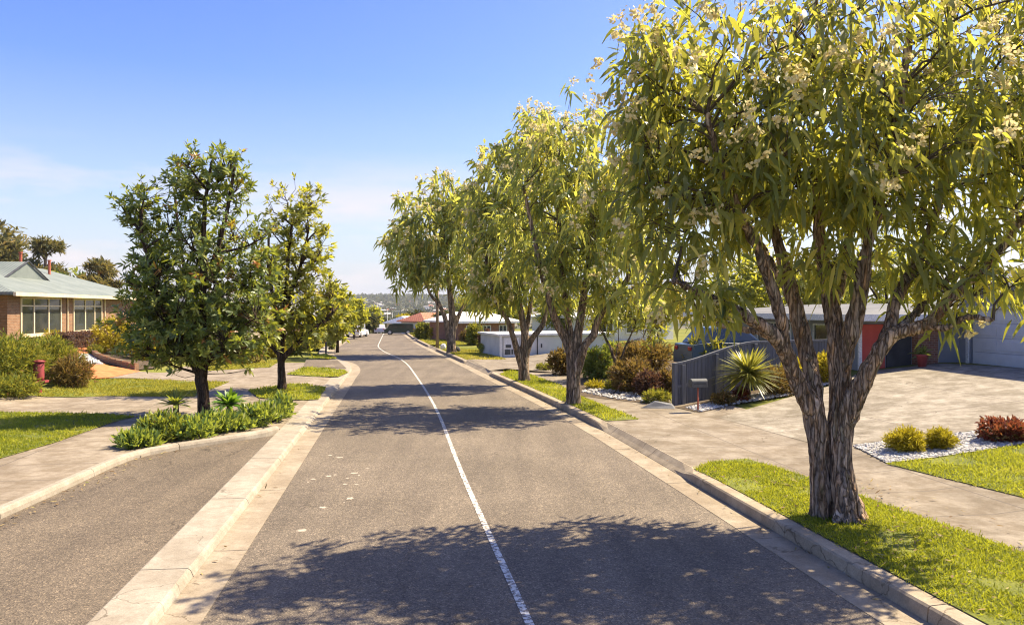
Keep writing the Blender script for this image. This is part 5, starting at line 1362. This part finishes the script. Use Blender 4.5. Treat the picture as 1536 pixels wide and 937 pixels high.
# ================================================================== VEHICLES
def car(name, label, cat, loc, rz, paintm, L=4.4, Wd=1.75, Ht=1.45, van=False):
    z0 = Hs(loc[0], loc[1]); ca, sa = math.cos(rz), math.sin(rz)
    t = thing(name, label, cat, (loc[0], loc[1], z0), None)
    def T(x, y, z): return (loc[0] + x * ca - y * sa, loc[1] + x * sa + y * ca, z0 + z)
    h = Ht
    if van: low = [(-.5, .28), (-.5, .62), (-.48, h * .98), (.18, h), (.32, h * .93), (.40, h * .58), (.5, h * .5), (.5, .28)]
    else: low = [(-.5, .3), (-.5, .52), (-.485, h * .62), (-.33, h * .66), (.18, h * .64), (.44, h * .56), (.5, h * .44), (.5, .28)]
    def ring(y, k=1.0): return [T(x * L, y, .28 + (z - .28) * k) for x, z in low]
    mb = MB(); w = Wd / 2
    secs = [ring(-w * .93, .96), ring(-w, .93), ring(w, .93), ring(w * .93, .96)]
    n = len(low); k0 = len(mb.v)
    for s_ in secs: mb.v += s_
    for i in range(3):
        for j in range(n): a = k0 + i * n + j; b = k0 + i * n + (j + 1) % n; mb.f.append((a, b, b + n, a + n))
    mb.f.append(tuple(k0 + j for j in range(n))); mb.f.append(tuple(k0 + 3 * n + j for j in range(n - 1, -1, -1)))
    body = mb.build('body', M[paintm], t, bevel=.04)
    if not van:
        cab = [(-.42, h * .62), (-.30, h * .97), (.02, h), (.20, h * .64)]
        mb = MB(); mb.loft([T(x * L, -w * (.92 if z < h * .7 else .74), z) for x, z in cab], [T(x * L, w * (.92 if z < h * .7 else .74), z) for x, z in cab]); mb.build('cabin', M[paintm], t, bevel=.03)
        gw = [(-.385, h * .67), (-.29, h * .93), (.01, h * .95), (.155, h * .67)]
        for sg in (-1, 1):
            mb = MB(); mb.loft([T(x * L, sg * w * (.90 if z < h * .7 else .76), z) for x, z in gw], [T(x * L, sg * w * (.935 if z < h * .7 else .775), z) for x, z in gw]); mb.build('side_window', M['glass'], t)
        mb = MB(); mb.add([T(.205 * L, -w * .8, h * .66), T(.205 * L, w * .8, h * .66), T(.04 * L, w * .68, h * .985), T(.04 * L, -w * .68, h * .985), T(.195 * L, -w * .8, h * .65), T(.195 * L, w * .8, h * .65), T(.03 * L, w * .68, h * .975), T(.03 * L, -w * .68, h * .975)], [(0, 1, 2, 3), (7, 6, 5, 4), (0, 4, 5, 1), (1, 5, 6, 2), (2, 6, 7, 3), (3, 7, 4, 0)]); mb.build('windscreen', M['glass'], t)
    else:
        for sg in (-1, 1):
            for x0, x1 in ((-.43, -.25), (-.21, -.02), (.02, .16), (.2, .31)):
                mb = MB(); mb.loft([T(x * L, sg * w * .985, z) for x, z in ((x0 * 1, h * .58), (x1, h * .58), (x1 - (.03 if x1 > .3 else 0), h * .88), (x0, h * .88))], [T(x * L, sg * w * 1.012, z) for x, z in ((x0, h * .58), (x1, h * .58), (x1 - (.03 if x1 > .3 else 0), h * .88), (x0, h * .88))])
                mb.build('side_window', M['glass'], t)
    for x in (-.31, .31):
        for sg in (-1, 1):
            mb = MB(); c = [T(x * L, sg * (w - .2), .31), T(x * L, sg * (w - .02), .31)]
            mb.tube(c, [.31, .31], 18); wh = mb.build('wheel', M['tyre'], t, bevel=.02)
            mb = MB(); mb.tube([T(x * L, sg * (w - .021), .31), T(x * L, sg * (w + .006), .31)], [.2, .17], 14); mb.build('rim', M['rim'], wh)
    for sg in (-1, 1):
        mb = MB(); mb.box(T(.488 * L, sg * w * .68, h * .46), (.12, .3, .13), rz); mb.build('headlight', M['lens'], t, bevel=.02)
        mb = MB(); mb.box(T(-.494 * L, sg * w * .72, h * .5), (.08, .25, .15), rz); mb.build('taillight', M['redlens'], t, bevel=.02)
    return t
def gz(px, Y): return ((px - CX) / F * Y, Y)
car('parked_van', 'dark green van with a row of side windows parked across the end of the road', 'van', gz(599, 98.5), math.radians(184), 'car_green', 3.7, 1.6, 1.5, True)
car('parked_car', 'white hatchback parked on the far left verge below the trees', 'car', gz(536, 90), math.radians(84), 'car_white', 3.7, 1.7, 1.5)
car('parked_car', 'small silver car beyond the crest in the middle of the far road', 'car', gz(571, 118), math.radians(96), 'car_silver', 4.2, 1.7, 1.45)
car('parked_car', 'blue car parked behind the grey timber fence with only its top showing', 'car', (9.3, 32.5), math.radians(12), 'car_blue', 4.5, 1.85, 1.85)
car('parked_car', 'pale car in the driveway between the timber pole and the farthest street tree', 'car', gz(652, 90), math.radians(25), 'car_white', 3.0, 1.5, 1.25)

# ================================================================== POLES
def street_light(label, px, Y, ztop, side, group='pale street lights beyond the crest', m='pole', armlen=1.6):
    x = (px - CX) / F * Y; z = Hs(x, Y)
    t = thing('street_light', label, 'street light', (x, Y, z), group)
    mb = MB(); mb.tube([(x, Y, z - .2), (x, Y, z + 1), (x, Y, ztop)], [.13, .10, .065], 8); mb.build('pole', M[m], t, True)
    mb = MB(); mb.tube([(x, Y, ztop - .3), (x + side * armlen * .4, Y, ztop + .25), (x + side * armlen, Y, ztop + .38)], [.06, .05, .045], 6); mb.build('arm', M[m], t, True)
    mb = MB(); mb.box((x + side * (armlen + .25), Y, ztop + .36), (.6, .26, .14), 0, .7); mb.build('lamp_head', M['white'], t, bevel=.02)
street_light('tallest pale street light left of the far road beyond the crest', 565.5, 132, 4.4, -1)
street_light('second pale street light, arm to the left, just right of the tallest', 571.5, 160, 3.6, -1)
street_light('thin pale street light beyond the dark green van, arm to the right', 581, 185, 3.1, 1)
street_light('small pale street light farthest down the road', 588.5, 215, 2.4, 1)
street_light('grey street light on the left verge beside the white hatchback', 546.5, 92, 2.9, -1, None, 'pole', .8)
def timber_pole():
    x, y = gz(656, 64); z = Hs(x, y)
    t = thing('power_pole', 'brown timber power pole left of the farthest street tree trunk', 'pole', (x, y, z))
    mb = MB(); mb.tube([(x, y, z - .3), (x, y, z + 7.2)], [.14, .10], 10); mb.build('shaft', M['woodpole'], t, True)
    mb = MB(); mb.box((x, y - .13, z + 6.7), (1.7, .09, .11), .1); mb.build('cross_arm', M['woodpole'], t)
timber_pole()

# ================================================================== FAR HILLSIDE
M['roof_mid'] = surf('pale_tile', (.38, .36, .33), (.48, .46, .42), 2, 3, .8)
rs = random.Random(12); proto = {}
FH = 'tiny houses scattered over the far hillside'
cnt = 0
for k in range(70):
    px = rs.uniform(528, 668) if k < 52 else rs.choice([rs.uniform(330, 528), rs.uniform(668, 1000)])
    Y = rs.uniform(880, 1720); x = (px - CX) / F * Y; z = Hs(x, Y)
    kind = rs.choice(['white', 'cream', 'brick']); key = kind
    if key not in proto:
        me = bpy.data.meshes.new('hill_house')
        a, b, h, r = 7.5, 4.6, 3.4, 2.6
        v = [(-a, -b, -2), (a, -b, -2), (a, b, -2), (-a, b, -2), (-a, -b, h), (a, -b, h), (a, b, h), (-a, b, h), (-a * 1.06, -b * 1.1, h + .02), (a * 1.06, -b * 1.1, h + .02), (a * 1.06, b * 1.1, h + .02), (-a * 1.06, b * 1.1, h + .02), (-a * .6, 0, h + r), (a * .6, 0, h + r)]
        f = [(0, 1, 5, 4), (1, 2, 6, 5), (2, 3, 7, 6), (3, 0, 4, 7), (8, 9, 13, 12), (9, 10, 13), (10, 11, 12, 13), (11, 8, 12), (11, 10, 9, 8)]
        me.from_pydata(v, [], f); me.update()
        me.materials.append(M[{'white': 'white', 'cream': 'cream', 'brick': 'brick_l'}[kind]]); me.materials.append(M[{'white': 'roof_grey', 'cream': 'roof_red', 'brick': 'roof_mid'}[kind]])
        for p in me.polygons: p.material_index = 1 if p.index >= 4 else 0
        proto[key] = me
    o = bpy.data.objects.new('hill_house', proto[key]); COL.objects.link(o)
    o.location = (x, Y, z); o.rotation_euler = (0, 0, rs.uniform(-.6, .6)); sc = rs.uniform(.45, .85); o.scale = (sc, sc, sc * rs.uniform(.8, 1.1))
    tag(o, {'white': 'tiny white house with a grey roof on the far hillside', 'cream': 'tiny cream house with a red roof on the far hillside', 'brick': 'tiny tan house with a pale roof on the far hillside'}[kind], 'house', {'white': 'tiny white houses', 'cream': 'tiny cream houses', 'brick': 'tiny tan houses'}[kind] + ' on the far hillside')

rng = np.random.default_rng(77)
def wood(n, ya, yb, size, per, face):
    B = []; 
    y = ya + (yb - ya) * rng.random(n) ** .8; px = rng.uniform(300, 1100, n); px = np.where(rng.random(n) < .55, rng.uniform(515, 690, n), px)
    x = (px - CX) / F * y; z = H(x, y)
    k = per; s = size * rng.uniform(.6, 1.3, n)
    c = np.repeat(np.stack([x, y, z + s * .5], 1), k, 0)
    d = rdir(n * k, rng); p = c + d * np.repeat(s, k)[:, None] * np.array([.8, .8, .62]) * rng.random((n * k, 1)) ** .4
    return p, np.repeat(rng.normal(.4, .2, n), k) + rng.normal(0, .12, n * k), np.full(n * k, face)
Ps = [wood(150, 150, 420, 3.6, 60, 1.3), wood(260, 420, 1000, 4.6, 40, 2.2), wood(420, 900, 1800, 5.5, 26, 3.4), wood(520, 1750, 2600, 8, 16, 6.5)]
p = np.concatenate([q[0] for q in Ps]); tn = np.clip(np.concatenate([q[1] for q in Ps]), 0, 1); fs = np.concatenate([q[2] for q in Ps])
n = len(p); d = rdir(n, rng)
o = leaf_mesh('far_woodland', p, d, perp(d, rng), fs, fs * .7, np.zeros(n), tn, M['far_wood'], None, ((0, .5), (.5, 1), (1, .3)))
tag(o, 'hazy woodland and garden trees covering the distant valley and ridge', 'woodland', kind='stuff')

# ================================================================== HAZE
if HAZE > 0:
    mb = MB(); mb.box((0, 2100, 12), (5600, 4500, 100)); hz = mb.build('haze', None)
    m = bpy.data.materials.new('haze_air'); m.use_nodes = True; nt = m.node_tree
    for q in list(nt.nodes): nt.nodes.remove(q)
    o_ = nt.nodes.new('ShaderNodeOutputMaterial'); v_ = nt.nodes.new('ShaderNodeVolumePrincipled')
    v_.inputs['Color'].default_value = (.86, .92, 1, 1); v_.inputs['Density'].default_value = HAZE; v_.inputs['Anisotropy'].default_value = .3
    nt.links.new(v_.outputs[0], o_.inputs['Volume']); hz.data.materials.append(m)
    tag(hz, 'thin pale blue air haze over the whole valley', 'haze', kind='stuff')
# ================================================================== LIGHT, SKY, CAMERA
SUN_EL, SUN_AZ = math.radians(52.5), math.radians(65)      # azimuth clockwise from +Y
sd = Vector((math.sin(SUN_AZ) * math.cos(SUN_EL), math.cos(SUN_AZ) * math.cos(SUN_EL), math.sin(SUN_EL)))
sl = bpy.data.lights.new('sun', 'SUN'); sl.energy = 5.0; sl.angle = math.radians(.53); sl.color = (1, .85, .62)
so = bpy.data.objects.new('sun', sl); COL.objects.link(so); so.rotation_euler = sd.to_track_quat('Z', 'Y').to_euler(); so.location = (30, 20, 40)

w = bpy.data.worlds.new('World'); scene.world = w; w.use_nodes = True
nt = w.node_tree
for n in list(nt.nodes): nt.nodes.remove(n)
out = nt.nodes.new('ShaderNodeOutputWorld'); bg = nt.nodes.new('ShaderNodeBackground')
sky = nt.nodes.new('ShaderNodeTexSky'); sky.sky_type = 'NISHITA'; sky.sun_disc = False
sky.sun_elevation = SUN_EL; sky.sun_rotation = SUN_AZ; sky.altitude = 50; sky.air_density = 1.0; sky.dust_density = 1.2; sky.ozone_density = 2.0
tc = nt.nodes.new('ShaderNodeTexCoord')
mp = nt.nodes.new('ShaderNodeMapping'); mp.inputs['Scale'].default_value = (1, 1, 4.5); nt.links.new(tc.outputs['Generated'], mp.inputs[0])
nz = noise(nt, mp.outputs[0], 3.4, 9, .58)
cl = ramp(nt, [(.46, (0, 0, 0)), (.64, (1, 1, 1))], nz)
sx = nt.nodes.new('ShaderNodeSeparateXYZ'); nt.links.new(tc.outputs['Generated'], sx.inputs[0])
band = ramp(nt, [(.0, (.5, .5, .5)), (.05, (.9, .9, .9)), (.13, (.75, .75, .75)), (.2, (0, 0, 0))], sx.outputs[2])
mm = N(nt, 'ShaderNodeMath', operation='MULTIPLY'); nt.links.new(cl.outputs[0], mm.inputs[0]); nt.links.new(band.outputs[0], mm.inputs[1])
m2 = N(nt, 'ShaderNodeMath', operation='MULTIPLY'); nt.links.new(mm.outputs[0], m2.inputs[0]); m2.inputs[1].default_value = .95
hsv = N(nt, 'ShaderNodeHueSaturation'); hsv.inputs['Saturation'].default_value = SKY_SAT; hsv.inputs['Hue'].default_value = SKY_HUE
nt.links.new(sky.outputs[0], hsv.inputs['Color'])
hz_ = ramp(nt, [(.0, (.92, .92, .92)), (.06, (.72, .72, .72)), (.14, (.34, .34, .34)), (.28, (0, 0, 0))], sx.outputs[2])
base = mixc(nt, hz_.outputs[0], hsv.outputs[0], HORIZON)
col = mixc(nt, m2.outputs[0], base, CLOUD)
nt.links.new(col, bg.inputs[0]); bg.inputs[1].default_value = SKY_STR
nt.links.new(bg.outputs[0], out.inputs[0])

cam = bpy.data.cameras.new('camera'); cam.sensor_width = 36; cam.lens = 27; cam.clip_end = 9000; cam.clip_start = .1
cam.shift_y = -5.5 / 1536
co = bpy.data.objects.new('camera', cam); COL.objects.link(co); co.location = (0, 0, CAMZ); co.rotation_euler = (PI / 2, 0, 0)
scene.camera = co
vs = scene.view_settings; vs.view_transform = 'Standard'; vs.look = 'None'; vs.exposure = EXPOSURE; vs.gamma = 1; vs.use_curve_mapping = False
scene.render.engine = 'CYCLES'
scene.cycles.filter_width = 1.15
scene.cycles.max_bounces = 8; scene.cycles.transmission_bounces = 4; scene.cycles.volume_bounces = 0; scene.cycles.use_denoising = True
